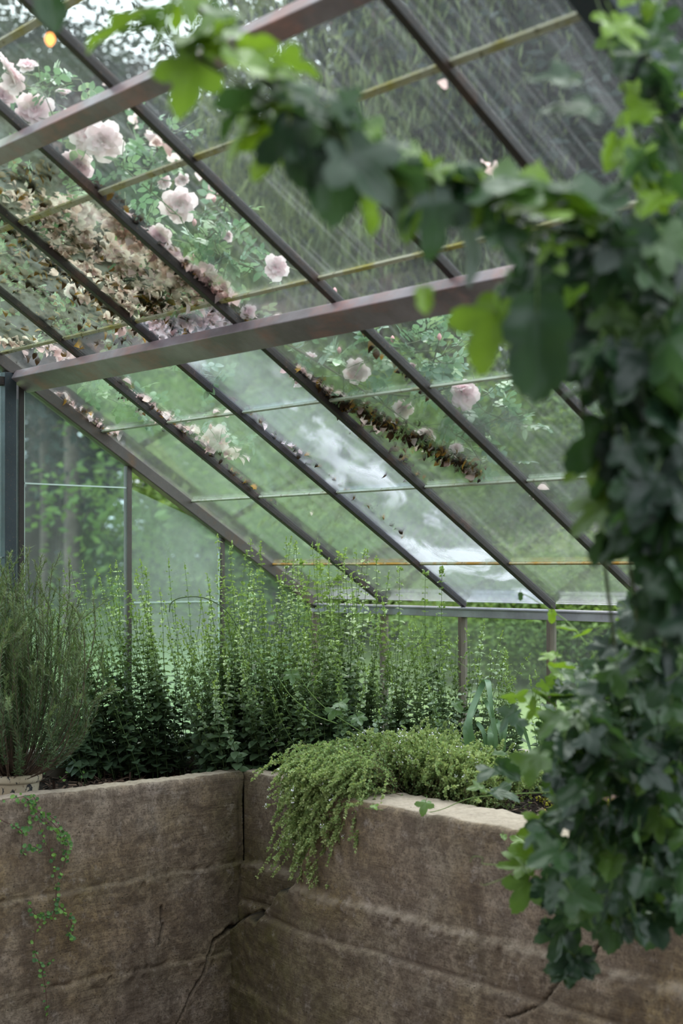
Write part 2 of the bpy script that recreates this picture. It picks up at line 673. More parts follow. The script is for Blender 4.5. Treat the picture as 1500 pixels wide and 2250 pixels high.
def wall_sheet(name, u0, u1, ztop, place, offset, label, thick=.095, step=.0075, zbot=.0):
    nu = int((u1 - u0) / step)
    us = np.linspace(u0, u1, nu)
    zs = np.linspace(zbot, ztop, int((ztop - zbot) / step))
    nf = len(zs)
    rim = np.linspace(0, 1, 12)[1:]
    Uf, Zf = np.meshgrid(us, zs, indexing='ij')
    off, crack, moss, bare = offset(Uf, Zf)
    # edge of the top rounds and crumbles
    edge = np.clip((Zf - (ztop - .018)) / .018, 0, 1)
    off = off - .010 * edge ** 2
    top_n = fbm(us, us * 0 + 3.3, 9, 5) * .012 + fbm(us, us * 0, 40, 6) * .006
    V, A = [], []
    for i in range(nu):
        zf = zs + (top_n[i] - .008) * np.clip((zs - ztop + .2) / .2, 0, 1)
        fr = [place(us[i], off[i, j], zf[j]) for j in range(nf)]
        o_t = off[i, -1]
        rt_ = []
        for k, q in enumerate(rim):
            d = o_t + q * (-thick - o_t)
            h = zf[-1] + .004 * math.sin(q * PI) + .010 * (fbm(np.array([us[i]]), np.array([q]), 22, 8)[0] - .5)
            rt_.append(place(us[i], d, h))
        V += fr + rt_ + [place(us[i], -thick, zbot)]
        A += [(crack[i, j], moss[i, j], bare[i, j]) for j in range(nf)] + [(0, 0, 1.0)] * len(rim) + [(0, 0, 0)]
    k = nf + len(rim) + 1
    V = np.array(V)
    A = np.array(A)
    ii, jj = np.meshgrid(np.arange(nu - 1), np.arange(k - 1), indexing='ij')
    a = (ii * k + jj).ravel()
    F = np.concatenate([np.column_stack([a, a + k, a + k + 1]), np.column_stack([a, a + k + 1, a + 1])])
    # end caps
    for i in (0, nu - 1):
        c0 = i * k
        idx = [(c0, c0 + q, c0 + q + 1) for q in range(1, k - 1)]
        F = np.concatenate([F, np.array(idx)])
    m_ = MB()
    m_.add(V, F)
    o = m_.build(name, M['concrete'])
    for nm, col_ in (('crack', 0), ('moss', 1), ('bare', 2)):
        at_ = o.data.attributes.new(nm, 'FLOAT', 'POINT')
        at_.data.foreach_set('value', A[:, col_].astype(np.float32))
    return tag(o, label, 'wall', kind='structure')


CR_L = [(-.985, .56), (-1.06, .565), (-1.14, .53), (-1.17, .47), (-1.20, .41), (-1.255, .34), (-1.29, .28), (-1.34, .22), (-1.40, .05)]
CR_L2 = [(-1.385, .70), (-1.39, .66), (-1.385, .61), (-1.40, .56)]
CR_R = [(.70, .56), (.80, .615), (.865, .645), (.945, .635), (.985, .69), (1.04, .725), (1.09, .785), (1.17, .80), (1.25, .90), (1.31, 1.0), (1.33, 1.22)]


def off_left(u, z):
    wob = .014 * (fbm(u, z * 0, 3, 21) - .5) + .008 * (fbm(u, z, 26, 22) - .5)
    o = .020 * (fbm(u, z, 3.0, 1) - .5) + .010 * (fbm(u, z, 14, 2) - .5) + .005 * (fbm(u, z, 60, 3) - .5)
    s1, s2 = .818 + wob, .472 + wob * 2 + .02 * np.clip((-1.25 - u), 0, 1)
    o += np.where(z < s1, .005, 0) + np.where(z < s2, .007, 0)
    for s in (s1, s2):
        o -= .012 * np.exp(-((z - s) / .006) ** 2) * np.clip(fbm(u, z, 16, 9) * 2.2 - .7, 0, 1)
        o -= .010 * np.exp(-((z - s + .015) / .035) ** 2) * np.clip(fbm(u, z, 34, 10) * 6 - 3.6, 0, 1)
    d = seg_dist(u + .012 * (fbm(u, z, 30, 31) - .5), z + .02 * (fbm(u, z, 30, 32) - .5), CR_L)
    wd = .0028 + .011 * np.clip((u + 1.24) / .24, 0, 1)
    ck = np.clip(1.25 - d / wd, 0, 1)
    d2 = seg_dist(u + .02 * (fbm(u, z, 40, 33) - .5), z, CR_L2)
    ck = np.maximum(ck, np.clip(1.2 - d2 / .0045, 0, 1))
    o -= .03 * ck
    o += .006 * np.exp(-(d / .03) ** 2) * np.where(z < .56, 1, 0)
    moss = np.clip(1 - (-.99 - u) / .22, 0, 1) * .75 + .5 * np.clip(1 - np.abs(z - .82) / .1, 0, 1) * fbm(u, z, 5, 12) + .5 * np.clip(1 - np.abs(z - .46) / .12, 0, 1) * fbm(u, z, 4, 13)
    # the corner stands slightly open
    o -= .006 * np.exp(-((u + 1.005) / .006) ** 2)
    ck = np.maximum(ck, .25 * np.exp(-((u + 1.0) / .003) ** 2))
    bare = np.exp(-((z - s1) / .008) ** 2) * .15
    return o, ck, np.clip(moss, 0, 1), bare


def off_right(u, z):
    x = u
    o = .018 * (fbm(x, z, 3.0, 41) - .5) + .008 * (fbm(x, z, 14, 42) - .5) + .005 * (fbm(x, z, 60, 43) - .5)
    wob = .014 * (fbm(x, z * 0, 4, 51) - .5) + .012 * (fbm(x, z, 22, 52) - .5)
    # region beyond the crack has slid forward
    cx_ = np.array([p[0] for p in CR_R])
    cz_ = np.array([p[1] for p in CR_R])
    zc = np.interp(x, cx_, cz_) + .015 * (fbm(x, z, 25, 61) - .5)
    beyond = (z < zc) | (x > 1.335)
    shift = np.clip(.045 + .12 * (x - .72) / .62, .035, .155)
    o = np.where(beyond, o + shift, o)
    # rough ledges between the pours: the lower one stands proud with a crumbling shoulder
    led = .832 + wob
    h = np.clip((led - z) / .017, 0, 1)
    o = o + np.where(x > 1.05, .022, .026) * h * (1 - .4 * fbm(x, z, 40, 62)) - .012 * np.exp(-((z - led + .03) / .04) ** 2) * np.clip(fbm(x, z, 30, 68) * 5 - 2.7, 0, 1)
    led2 = .665 + wob + .006 * x
    o = o + .010 * np.clip((led2 - z) / .012, 0, 1) - .008 * np.exp(-((z - led2) / .008) ** 2)
    led3 = .36 + wob
    o = o + .008 * np.clip((led3 - z) / .010, 0, 1)
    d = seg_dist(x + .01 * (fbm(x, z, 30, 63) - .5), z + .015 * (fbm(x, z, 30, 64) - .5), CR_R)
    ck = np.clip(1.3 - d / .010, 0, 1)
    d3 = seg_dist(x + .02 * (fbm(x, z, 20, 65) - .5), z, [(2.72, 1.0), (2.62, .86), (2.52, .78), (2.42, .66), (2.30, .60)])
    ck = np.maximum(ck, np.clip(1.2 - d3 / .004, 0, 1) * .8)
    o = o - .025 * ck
    moss = np.clip(1 - (x - .72) / .2, 0, 1) * .5 + np.clip((1.9 - x) / .9, 0, 1) * np.clip((1.02 - z) / .3, 0, 1) * .8 + .25 * fbm(x, z, 3, 66)
    bare = np.exp(-((z - led + .012) / .02) ** 2) * np.clip(1.8 * (fbm(x, z, 30, 67) - .35), 0, .6) + .15 * np.exp(-((z - led2) / .008) ** 2)
    return o, ck, np.clip(moss, 0, 1), np.clip(bare, 0, .8)


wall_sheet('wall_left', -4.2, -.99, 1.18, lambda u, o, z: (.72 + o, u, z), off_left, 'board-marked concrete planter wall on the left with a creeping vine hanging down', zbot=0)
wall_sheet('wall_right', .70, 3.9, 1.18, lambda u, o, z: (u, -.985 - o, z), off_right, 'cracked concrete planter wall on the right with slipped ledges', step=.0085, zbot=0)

# ---- outer curbs under the glass
mb = MB()
poly_box(mb, -.09, .06, -5.5, .09, .3, 1.24)
tag(mb.build('wall_outer_left', M['curb'], smooth=False, bevel=.008), 'low concrete curb under the gable glass', 'curb', kind='structure')
mb = MB()
poly_box(mb, .06, 5.6, -.06, .09, .3, 1.235)
tag(mb.build('wall_outer_back', M['curb'], smooth=False, bevel=.008), 'low concrete curb under the long side glass', 'curb', kind='structure')

for nm, bx_, lab_ in (('wall_rear_light_block', (.7, 7.6, -7.2, -7.0, -.06, 3.0), 'plain rear wall added behind the viewpoint to block light'), ('wall_end_light_block', (7.4, 7.6, -7.0, .1, -.06, 2.6), 'plain end wall added behind the viewpoint to block light')):  # unseen walls, added to cut the light reaching the concrete
    mb = MB()
    poly_box(mb, *bx_)
    tag(mb.build(nm, M['curb'], smooth=False), lab_, 'wall', kind='structure')

mb = MB()
mb.add(*box_mesh((.7, -4.7, 3.75), (6.9, 0, 0), (0, -2.5, -.75), (0, 0, .1)))
tag(mb.build('ceiling_rear_light_block', M['curb'], smooth=False), 'solid rear roof slope added behind the viewpoint to block light', 'roof', kind='structure')  # opaque slope out of view, added to darken the hops and walls

# ---- glazed roof
ceil_ = thing('ceiling', 'sloping glasshouse roof of old glass between brown steel rafters', 'glass roof', (0, 0, ZE), kind='structure')
Y_TOP = -3.56
for k in range(0, NBAY + 1):
    mb = MB()
    if k == 0:
        slope_bar(mb, -.005, .05, .03, Y_TOP, -.03, .022)
        mb.build('gable_rafter', M['gable'], ceil_, smooth=False, bevel=.004)
        continue
    w = .085 if k == 7 else .024
    d = .07 if k == 7 else .0
    slope_bar(mb, k * SP, w, 0, Y_TOP, -.004 - d, .016)
    slope_bar(mb, k * SP, .009, 0, Y_TOP, .016, .030)          # upstand of the T bar between the panes
    mb.build('rafter', M['rafter'] if k != 7 else M['post'], ceil_, smooth=False, bevel=.002)
mb = MB()
cross_bar(mb, -1.6229, -.1, 0, -.046, -.005, .0, XR + .3)
mb.build('purlin', M['purlin'], ceil_, smooth=False, bevel=.003)
mb = MB()
cross_bar(mb, -2.4166, -.055, 0, -.05, -.005, -.0, XR + .3)
mb.build('purlin', M['purlin'], ceil_, smooth=False, bevel=.003)
mb = MB()
cross_bar(mb, Y_TOP, -.05, .08, -.12, .03, -.03, XR + .3)
mb.build('ridge_beam', M['rafter'], ceil_, smooth=False, bevel=.003)
SEAMS = [0.0, -.2832, -.7513, -1.2226, -1.6984, -2.1555, -2.62, -3.08, Y_TOP]
for i, y in enumerate(SEAMS[1:-1]):
    for b in range(NBAY):
        mb = MB()
        w = (.010, .010, .009, .014, .019, .020, .020)[i]
        x0, x1 = b * SP + .012, (b + 1) * SP - .012
        cross_bar(mb, y, -w / 2, w / 2, .012, .021, x0, x1)
        mt = (M['lap_rust'], M['lap'], M['lap'], M['lichen'], M['lichen'], M['lichen'], M['lichen'])[i]
        mb.build('lap_strip', mt, ceil_, smooth=False)
for r in range(len(SEAMS) - 1):
    for b in range(NBAY):
        mb = MB()
        ya, yb = SEAMS[r], SEAMS[r + 1]
        a, c = roof(b * SP + .006, ya), roof(b * SP + .006, yb)
        mb.add(*box_mesh(a + N * .0215, X * (SP - .012), c - a, N * .004))
        g = M['glass_swirl'] if (b == 2 and r < 4) else (M['glass'] if r < 4 else M['glass_upper'])
        if b <= 2 and r in (4, 5) or (b == 0 and r == 6) or (b == 2 and r == 3) and False:
            g = M['glass_mossy']
        mb.build('glass_pane', g, ceil_, smooth=False)

# ---- back (eave) wall
wb = thing('wall_back', 'low glazed side wall under the galvanised eave beam', 'glass wall', (0, 0, 1.235), kind='structure')
mb = MB()
poly_box(mb, -.02, XR + .6, -.012, .03, ZE - .046, ZE - .002)
poly_box(mb, -.02, XR + .6, -.030, -.012, ZE - .012, ZE - .004)
mb.build('eave_beam', M['galv'], wb, smooth=False, bevel=.002)
for k in range(0, 11):
    mb = MB()
    x = k * SP - (.012 if k else 0)
    poly_box(mb, x - .013, x + .013, -.012, .022, 1.235, ZE - .046)
    poly_box(mb, x + .009, x + .014, -.020, -.012, 1.235, ZE - .046)
    mb.build('mullion', M['mullion'], wb, smooth=False, bevel=.002)
    if k < 9:
        mb = MB()
        poly_box(mb, x + .014, x + SP - .002, .004, .008, 1.235, ZE - .04)
        mb.build('glass_pane', M['glass_eave'], wb, smooth=False)

# ---- gable wall
wg = thing('wall_gable', 'glazed end wall with slim dark posts below the sloping rafter', 'glass wall', (0, -1.6, 1.24), kind='structure')


def zr(y):
    return ZE - TT * y


for y, w, dx, mt in ((-1.648, .052, .05, 'post'), (-1.588, .026, .03, 'rafter'), (-1.062, .024, .03, 'gable'), (-.554, .022, .03, 'gable'), (-2.2, .03, .03, 'post'), (-2.8, .05, .05, 'post')):
    mb = MB()
    poly_box(mb, -.03, dx - .03, y - w / 2, y + w / 2, 1.24, zr(y) - .03)
    mb.build('post', M[mt], wg, smooth=False, bevel=.002)
mb = MB()
poly_box(mb, -.025, .015, -5.4, -1.66, 2.75, 2.785)
mb.build('head_rail', M['rafter'], wg, smooth=False, bevel=.002)


def gable_pane(ya, yb, z0, z1a, z1b, mt, edge=None):
    """upright sheet in the gable between ya and yb, top running from z1a to z1b"""
    m_ = MB()
    v = [(0, ya, z0), (0, yb, z0), (0, yb, z1b), (0, ya, z1a)]
    v = np.array([(q[0] - .012, q[1], q[2]) for q in v] + [(q[0] - .008, q[1], q[2]) for q in v])
    f = [(0, 1, 2), (0, 2, 3), (4, 6, 5), (4, 7, 6), (0, 4, 5), (0, 5, 1), (1, 5, 6), (1, 6, 2), (2, 6, 7), (2, 7, 3), (3, 7, 4), (3, 4, 0)]
    m_.add(v, f)
    p_ = m_.build('glass_pane', M[mt], wg, smooth=False)
    if edge is not None:
        e_ = MB()
        poly_box(e_, -.013, -.006, ya, yb, edge - .003, edge + .003)
        e_.build('glass_edge', M['glass_edge'], p_, smooth=False)


gable_pane(-1.575, -1.074, 1.24, 2.354, 2.354, 'glass_gable', 2.354)
gable_pane(-1.575, -1.074, 2.354, zr(-1.575) - .03, zr(-1.074) - .03, 'glass_gable')
gable_pane(-1.05, -.566, 1.24, 2.35, 2.18, 'glass_algae', 1.85)
gable_pane(-.543, -.02, 1.24, zr(-.543) - .03, zr(-.02) - .03, 'glass_gable')
gable_pane(-1.622, -1.601, 1.24, 2.70, 2.70, 'glass_gable')
gable_pane(-2.185, -1.674, 1.24, 2.046, 2.046, 'glass_gable', 2.046)
gable_pane(-2.185, -1.674, 2.046, 2.75, 2.75, 'glass_gable')
gable_pane(-2.185, -1.674, 2.785, zr(-2.185) - .03, zr(-1.674) - .03, 'glass_gable')
mb = MB()
poly_box(mb, -.013, -.006, -1.574, -1.570, 1.24, 2.74)
poly_box(mb, -.013, -.006, -.572, -.568, 1.24, 2.08)
mb.build('glass_edge', M['glass_edge'], wg, smooth=False)


# ---- soil in the beds
def bed_z(x, y):
    return 1.125 + .03 * nz(x, y, 1, 4) + .012 * nz(x, y, 2, 18)


t = NT('dark_soil')
n1 = t.noise(t.coord(), 25, 6, .7)
M['soil'] = t.done(t.pbr(t.ramp(n1, (.35, (.010, .008, .007)), (.7, (.045, .030, .024))), .9, 0, t.bump(n1, .9, .02), .2))
mb = MB()
for (x0, x1, y0, y1) in ((.055, .60, -4.2, -.06), (.60, 4.6, -.90, -.06)):
    xs, ys = np.arange(x0, x1 + .02, .025), np.arange(y0, y1 + .02, .025)
    v = np.array([(x, y, bed_z(x, y)) for y in ys for x in xs])
    nx_ = len(xs)
    f = []
    for j in range(len(ys) - 1):
        for i in range(nx_ - 1):
            a = j * nx_ + i
            f += [(a, a + 1, a + 1 + nx_), (a, a + 1 + nx_, a + nx_)]
    mb.add(v, f)
tag(mb.build('planting_soil', M['soil']), 'dark soil filling the raised beds behind the concrete walls', 'soil', kind='stuff')

# bark mulch
CHIP = (np.array([[-.5, 0, 0], [.5, .05, 0], [.35, 1, .05], [-.4, .9, 0], [-.3, .5, .25], [.3, .5, .2]], float), np.array([[0, 1, 5], [0, 5, 4], [4, 5, 2], [4, 2, 3], [0, 3, 2], [0, 2, 1], [0, 4, 3], [1, 2, 5]]))
nchip = 5200
cx_ = np.concatenate([NR.uniform(.07, .60, nchip // 2), NR.uniform(.6, 3.4, nchip // 2)])
cy_ = np.concatenate([NR.uniform(-2.6, -.1, nchip // 2), NR.uniform(-.88, -.08, nchip // 2)])
cp = np.array([(x, y, bed_z(x, y) + NR.uniform(0, .014)) for x, y in zip(cx_, cy_)])
d = rdir(nchip)
d[:, 2] *= .35
mb = MB()
mb.scatter(CHIP, cp, frames(d, rdir(nchip, 2.2)), np.column_stack([NR.uniform(.004, .013, nchip), NR.uniform(.014, .055, nchip), NR.uniform(.006, .014, nchip)]), NR.random(nchip))
t = NT('bark')
a_ = t.n('Attribute')
a_.attribute_name = 'tint'
M['bark_chip'] = t.done(t.pbr(t.ramp(a_.outputs['Fac'], (0.0, (.016, .010, .008)), (.6, (.085, .048, .034)), (.93, (.16, .10, .07)), (1.0, (.32, .23, .17))), .75, 0, None, .4))
tag(mb.build('bark_mulch', M['bark_chip'], smooth=False), 'dark brown bark mulch strewn over the bed soil', 'mulch', kind='stuff')
# ================================================================ OUTSIDE: trees, shrubs, roses
M['tree_bark'] = mat_simple('tree_bark', (.13, .095, .085), .9, 0, 8, .4)
M['leaf_dark'] = mat_leaf('dark_conifer_foliage', (.009, .020, .021), (.028, .050, .045), None, .25, .6)
M['leaf_mid'] = mat_leaf('tree_foliage', (.028, .060, .028), (.10, .165, .065), None, .4, .6)
M['leaf_bright'] = mat_leaf('bright_shrub_foliage', (.09, .18, .05), (.27, .38, .12), None, .45, .6)
M['leaf_willow'] = mat_leaf('yellow_green_foliage', (.04, .07, .04), (.24, .29, .13), None, .45, .6)


def crown_mesh(kind, seed, nleaf, leaf):
    """foliage of a tree one unit tall: leaves gathered on many small boughs"""
    rng = np.random.default_rng(seed)
    nb = {'broad': 130, 'conifer': 150, 'shrub': 70, 'willow': 110}[kind]
    if kind == 'broad':
        c = rdir(nb, .3, rng) * (rng.random(nb) ** .45)[:, None] * [.30, .30, .36] + [0, 0, .62]
    elif kind == 'conifer':
        h = rng.random(nb) ** .8
        a = rng.random(nb) * 2 * PI
        r = .23 * (1 - h) * rng.uniform(.4, 1.0, nb) + .01
        c = np.column_stack([r * np.cos(a), r * np.sin(a), .22 + .78 * h])
    elif kind == 'shrub':
        c = rdir(nb, .4, rng) * (rng.random(nb) ** .4)[:, None] * [.52, .52, .48] + [0, 0, .46]
        c[:, 2] = np.abs(c[:, 2])
    else:
        a = rng.random(nb) * 2 * PI
        r = .32 * rng.random(nb) ** .6
        c = np.column_stack([r * np.cos(a), r * np.sin(a), rng.uniform(.25, 1.0, nb)])
    idx = rng.integers(0, nb, nleaf)
    sp = {'broad': .055, 'conifer': .05, 'shrub': .11, 'willow': .055}[kind]
    p = c[idx] + rng.normal(size=(nleaf, 3)) * sp * ([1, 1, .55] if kind != 'willow' else [.6, .6, 1.6])
    d = rdir(nleaf, -.4 if kind != 'willow' else -2.2, rng)
    bt = rng.random(nb)
    m_ = MB()
    m_.scatter(DIAMOND, p, frames(d, rdir(nleaf, .8, rng)), np.column_stack([np.full(nleaf, leaf * (1 if kind != 'willow' else .45)), leaf * rng.uniform(.7, 1.5, nleaf), np.full(nleaf, leaf)]), np.clip(bt[idx] * .6 + rng.random(nleaf) * .4, 0, 1))
    return m_


def trunk_mesh(kind, seed):
    rng = np.random.default_rng(seed)
    m_ = MB()
    top = {'broad': .75, 'conifer': .95, 'shrub': .4, 'willow': .8}[kind]
    z = np.linspace(-.03, top, 9)
    bend = rng.normal(size=2) * .012
    r0 = .020 if kind != 'shrub' else .016
    m_.add(*tube(np.column_stack([bend[0] * np.sin(z * 5), bend[1] * np.sin(z * 4), z]), r0 * (1 - .75 * z / top), 8))
    for i in range(9):
        z0 = rng.uniform(.3, top * .9)
        a = rng.random() * 2 * PI
        L = rng.uniform(.1, .24) * (1 if kind != 'conifer' else .6)
        q = np.array([[0, 0, z0], [math.cos(a) * L * .5, math.sin(a) * L * .5, z0 + L * .3], [math.cos(a) * L, math.sin(a) * L, z0 + L * .65]])
        m_.add(*tube(spline(q, 6), np.linspace(r0 * .4, r0 * .1, 6), 5))
    return m_


PROTO = {}


def tree(kind, mat, name, label, cat, px, d, height, group=None, widen=1.0, seed=0):
    p = at(px, HOR, d)
    base = (p[0], p[1], ground_z(p[0], p[1]) - .02)
    o = thing(name, label, cat, base, group)
    key = (kind, mat)
    if key not in PROTO:
        nl, lf = {'broad': (30000, .0115), 'conifer': (30000, .0085), 'shrub': (12000, .030), 'willow': (15000, .022)}[kind]
        a = crown_mesh(kind, len(PROTO) * 13 + 5, nl, lf).build('foliage', M[mat])
        b = trunk_mesh(kind, len(PROTO) * 7 + 3).build('trunk', M['tree_bark'])
        PROTO[key] = (a.data, b.data)
        bpy.data.objects.remove(a)
        bpy.data.objects.remove(b)
    for nm, me in zip(('foliage', 'trunk'), PROTO[key]):
        c = bpy.data.objects.new(nm, me)
        COL.objects.link(c)
        c.parent = o
    o.scale = (height * widen, height * widen, height)
    o.rotation_euler = (0, 0, seed * 1.7 + px * .013)
    return o


G1 = 'woodland trees beyond the lawn'
for i, (k, m_, px, d, h, w, lab) in enumerate([
    ('conifer', 'leaf_dark', 60, 28, 11, 2.0, 'tall dark conifer behind the gable glass, directly behind the left corner post'),
    ('conifer', 'leaf_dark', 190, 31, 11.5, 2.2, 'dark conifer behind the gable glass, second from the left corner post'),
    ('conifer', 'leaf_dark', -90, 24, 15, 1.2, 'dark conifer at the left edge behind the corner post'),
    ('broad', 'leaf_dark', 330, 34, 12, 1.1, 'dark tree behind the streaky middle gable pane'),
    ('broad', 'leaf_mid', 740, 27, 9.5, .85, 'broad green tree behind the single open rose in mid roof'),
    ('willow', 'leaf_willow', 830, 17, 10.5, .62, 'pale yellow-green drooping tree behind the upper middle panes'),
    ('willow', 'leaf_willow', 660, 21, 7.6, .7, 'pale green drooping tree behind the upper rafter crossing'),
    ('broad', 'leaf_mid', 960, 30, 15, 1.1, 'broad green tree behind the right end of the lower purlin'),
    ('broad', 'leaf_dark', 1180, 19, 12, 1.2, 'large dark tree behind the upper right roof panes'),
    ('conifer', 'leaf_dark', 1330, 21, 14, 1.6, 'dark tree behind the right hand panes and the hop curtain'),
    ('broad', 'leaf_dark', 1560, 20, 12, 1.2, 'dark tree at the right edge behind the hop curtain'),
    ('conifer', 'leaf_dark', 120, 40, 13, 3.0, 'far green tree between the dark conifers'),
    ('broad', 'leaf_mid', 740, 42, 14, 1.1, 'far green tree between the two drooping trees'),
    ('broad', 'leaf_mid', 1130, 44, 19, 1.1, 'far green tree behind the eave beam on the right'),
    ('broad', 'leaf_dark', 540, 44, 14, 1.1, 'far green tree over the left part of the long wall')]):
    tree(k, m_, 'woodland_tree', lab, 'tree', px, d, h, G1, w, i)
G2 = 'bright shrubs beyond the long side glass'
for i, (px, d, h, w, m_, lab) in enumerate([
    (610, 17, 3.6, 1.2, 'leaf_bright', 'bright green shrub behind the far roof corner'),
    (760, 20, 4.4, 1.2, 'leaf_bright', 'large bright shrub behind the lowest middle panes'),
    (900, 15, 3.1, 1.3, 'leaf_bright', 'rounded bright shrub behind the whitewashed lower pane'),
    (1060, 17, 3.2, 1.2, 'leaf_mid', 'mid green shrub behind the lower right panes'),
    (1215, 13, 2.2, 1.2, 'leaf_bright', 'low bright shrub behind the right hand mullion'),
    (1380, 15, 3.2, 1.3, 'leaf_mid', 'mid green shrub behind the right end of the eave beam'),
    (450, 21, 2.4, 1.3, 'leaf_mid', 'mid green shrub behind the gable rafter foot'),
    (245, 31, 1.7, 1.5, 'leaf_bright', 'bright shrub at the lawn edge behind the gable glass'),
    (1110, 11, 1.1, 1.5, 'leaf_bright', 'small low shrub on the lawn beneath the eave beam'),
    (1330, 10.5, 1.2, 1.5, 'leaf_bright', 'small low shrub on the lawn left of the hop mass'),
    (1490, 12, 2.4, 1.3, 'leaf_mid', 'shrub at the right edge behind the hop mass')]):
    tree('shrub', m_, 'garden_shrub', lab, 'shrub', px, d, h, G2, w, i)

# the two bare trunks seen through the gable pane
for px, d, r, lab in ((84, 18, .058, 'slim dark tree trunk through the gable glass, the left one of two'), (142, 17, .088, 'thicker brown tree trunk through the gable glass, the right one of two')):
    p = at(px, HOR, d)
    b = (p[0], p[1], ground_z(p[0], p[1]) - .1)
    o = thing('bare_tree', lab, 'tree', b)
    z = np.linspace(0, 6, 16)
    mb = MB()
    mb.add(*tube(np.column_stack([b[0] + .1 * np.sin(z * .6), b[1] + .08 * np.cos(z * .5), b[2] + z]), r * (1.25 - .11 * z), 10))
    mb.build('trunk', M['tree_bark'], o)
    for i in range(12):
        mb = MB()
        z0 = RND.uniform(2.4, 5.6)
        a = RND.random() * 2 * PI
        L = RND.uniform(.5, 1.6)
        q0 = np.array([b[0], b[1], b[2] + z0])
        mb.add(*tube(spline([q0, q0 + [math.cos(a) * L * .5, math.sin(a) * L * .5, .1], q0 + [math.cos(a) * L, math.sin(a) * L, -.1]], 6), np.linspace(.035, .01, 6), 5))
        mb.build('bough', M['tree_bark'], o)
    mb = MB()
    n = 5000
    q = NR.normal(size=(n, 3)) * [.75, .75, .9] + [b[0], b[1], b[2] + 4.4]
    mb.scatter(DIAMOND, q, frames(rdir(n, -.4), rdir(n, .8)), NR.uniform(.10, .17, n), NR.random(n))
    mb.build('foliage', M['leaf_dark'], o)
p = at(243, HOR, 34)
gz = ground_z(p[0], p[1])
o = thing('garden_post', 'small white post standing on the far lawn seen through the gable glass', 'post', (p[0], p[1], gz))
mb = MB()
poly_box(mb, p[0] - .14, p[0] + .14, p[1] - .14, p[1] + .14, gz - .05, gz + 1.2)
mb.build('shaft', mat_simple('white_paint', (.75, .76, .74), .6), o, smooth=False, bevel=.02)
mb = MB()
poly_box(mb, p[0] - .18, p[0] + .18, p[1] - .18, p[1] + .18, gz + 1.2, gz + 1.28)
mb.build('cap', bpy.data.materials['white_paint'], o, smooth=False, bevel=.02)


# ---------------------------------------------------------------- rose over the roof
def on_roof(px, py, n):
    r = ray(px, py)
    p0 = roof(0, 0, n)
    return CAM + r * (np.dot(p0 - CAM, N) / np.dot(r, N))


M['petal'] = mat_leaf('pale_pink_petal', (.95, .58, .67), (.99, .82, .87), (.99, .94, .95), .45, .6, (1.0, .90, .90), .15)
M['petal_dead'] = mat_leaf('withered_petal', (.16, .08, .05), (.95, .69, .72), (.99, .90, .92), .55, .7, (1.0, .88, .82), .15)
M['litter'] = mat_leaf('dead_leaf', (.020, .014, .008), (.075, .042, .02), (.42, .24, .05), .2, .8, (1, .9, .6), .1)
M['rose_leaf'] = mat_leaf('rose_leaf', (.07, .17, .10), (.15, .29, .16), (.28, .42, .20), .35, .33, (1, 1, .7), .6)
M['cane'] = mat_simple('rose_cane', (.10, .13, .05), .7, 0, 40, .4)
M['cane_old'] = mat_simple('old_cane', (.10, .06, .05), .8, 0, 40, .4)


def petal_tpl(alpha, width, ruffle, seed, curl=.25):
    rng = np.random.default_rng(seed)
    uu, vv = np.meshgrid(np.linspace(-1, 1, 6), np.linspace(0, 1, 6))
    w = width * (np.sin(PI * np.clip(vv * .78 + .02, 0, 1))) ** .7
    rad = vv * math.sin(alpha) + curl * vv ** 3
    z = vv * math.cos(alpha) * (1 - .18 * vv ** 2) - curl * .5 * vv ** 4
    rad = rad - .45 * (uu ** 2) * w * (1 - .4 * vv)
    z = z + .10 * uu ** 2 * vv + ruffle * vv * (rng.random(uu.shape) - .5)
    rad = rad + ruffle * vv * (rng.random(uu.shape) - .5)
    v = np.stack([uu * w, rad, z], -1).reshape(-1, 3)
    f = []
    for j in range(5):
        for i in range(5):
            a = j * 6 + i
            f += [(a, a + 1, a + 7), (a, a + 7, a + 6)]
    return v, np.array(f)


def bloom(mb, c, axis, size, openness, seed, withered=False):
    rng = np.random.default_rng(seed)
    z = unit(axis)
    x = unit(np.cross(z, rdir(1, 0, rng)[0]))
    y = np.cross(z, x)
    R = np.stack([x, y, z], 1)
    layers = [(6, 1.35, 1.0, .52), (7, 1.0, .92, .46), (6, .62, .74, .40), (5, .30, .52, .32), (4, .10, .36, .24)]
    if openness < .5:
        layers = [(5, .75, .95, .5), (5, .42, .9, .42), (4, .18, .8, .3)]
    if openness > .9:
        layers = [(5, 1.5, 1.0, .55), (6, 1.2, .9, .5), (5, .8, .6, .38), (5, .5, .4, .25)]
    for li, (n, al, s, w) in enumerate(layers):
        for i in range(n):
            if withered and rng.random() < .35:
                continue
            a = 2 * PI * i / n + li * .5 + rng.normal() * .12
            tv, tf = petal_tpl(al + rng.normal() * .12, w, .14, int(rng.integers(1e6)), .22)
            ca, sa = math.cos(a), math.sin(a)
            q = tv * size * s * rng.uniform(.9, 1.08)
            q = np.column_stack([q[:, 0] * ca - q[:, 1] * sa, q[:, 0] * sa + q[:, 1] * ca, q[:, 2] - li * 0 - .25 * size])
            mb.add(q @ R.T + c, tf, np.clip(.85 - .2 * li + rng.normal() * .15, 0, 1) if not withered else rng.uniform(.3, .9))


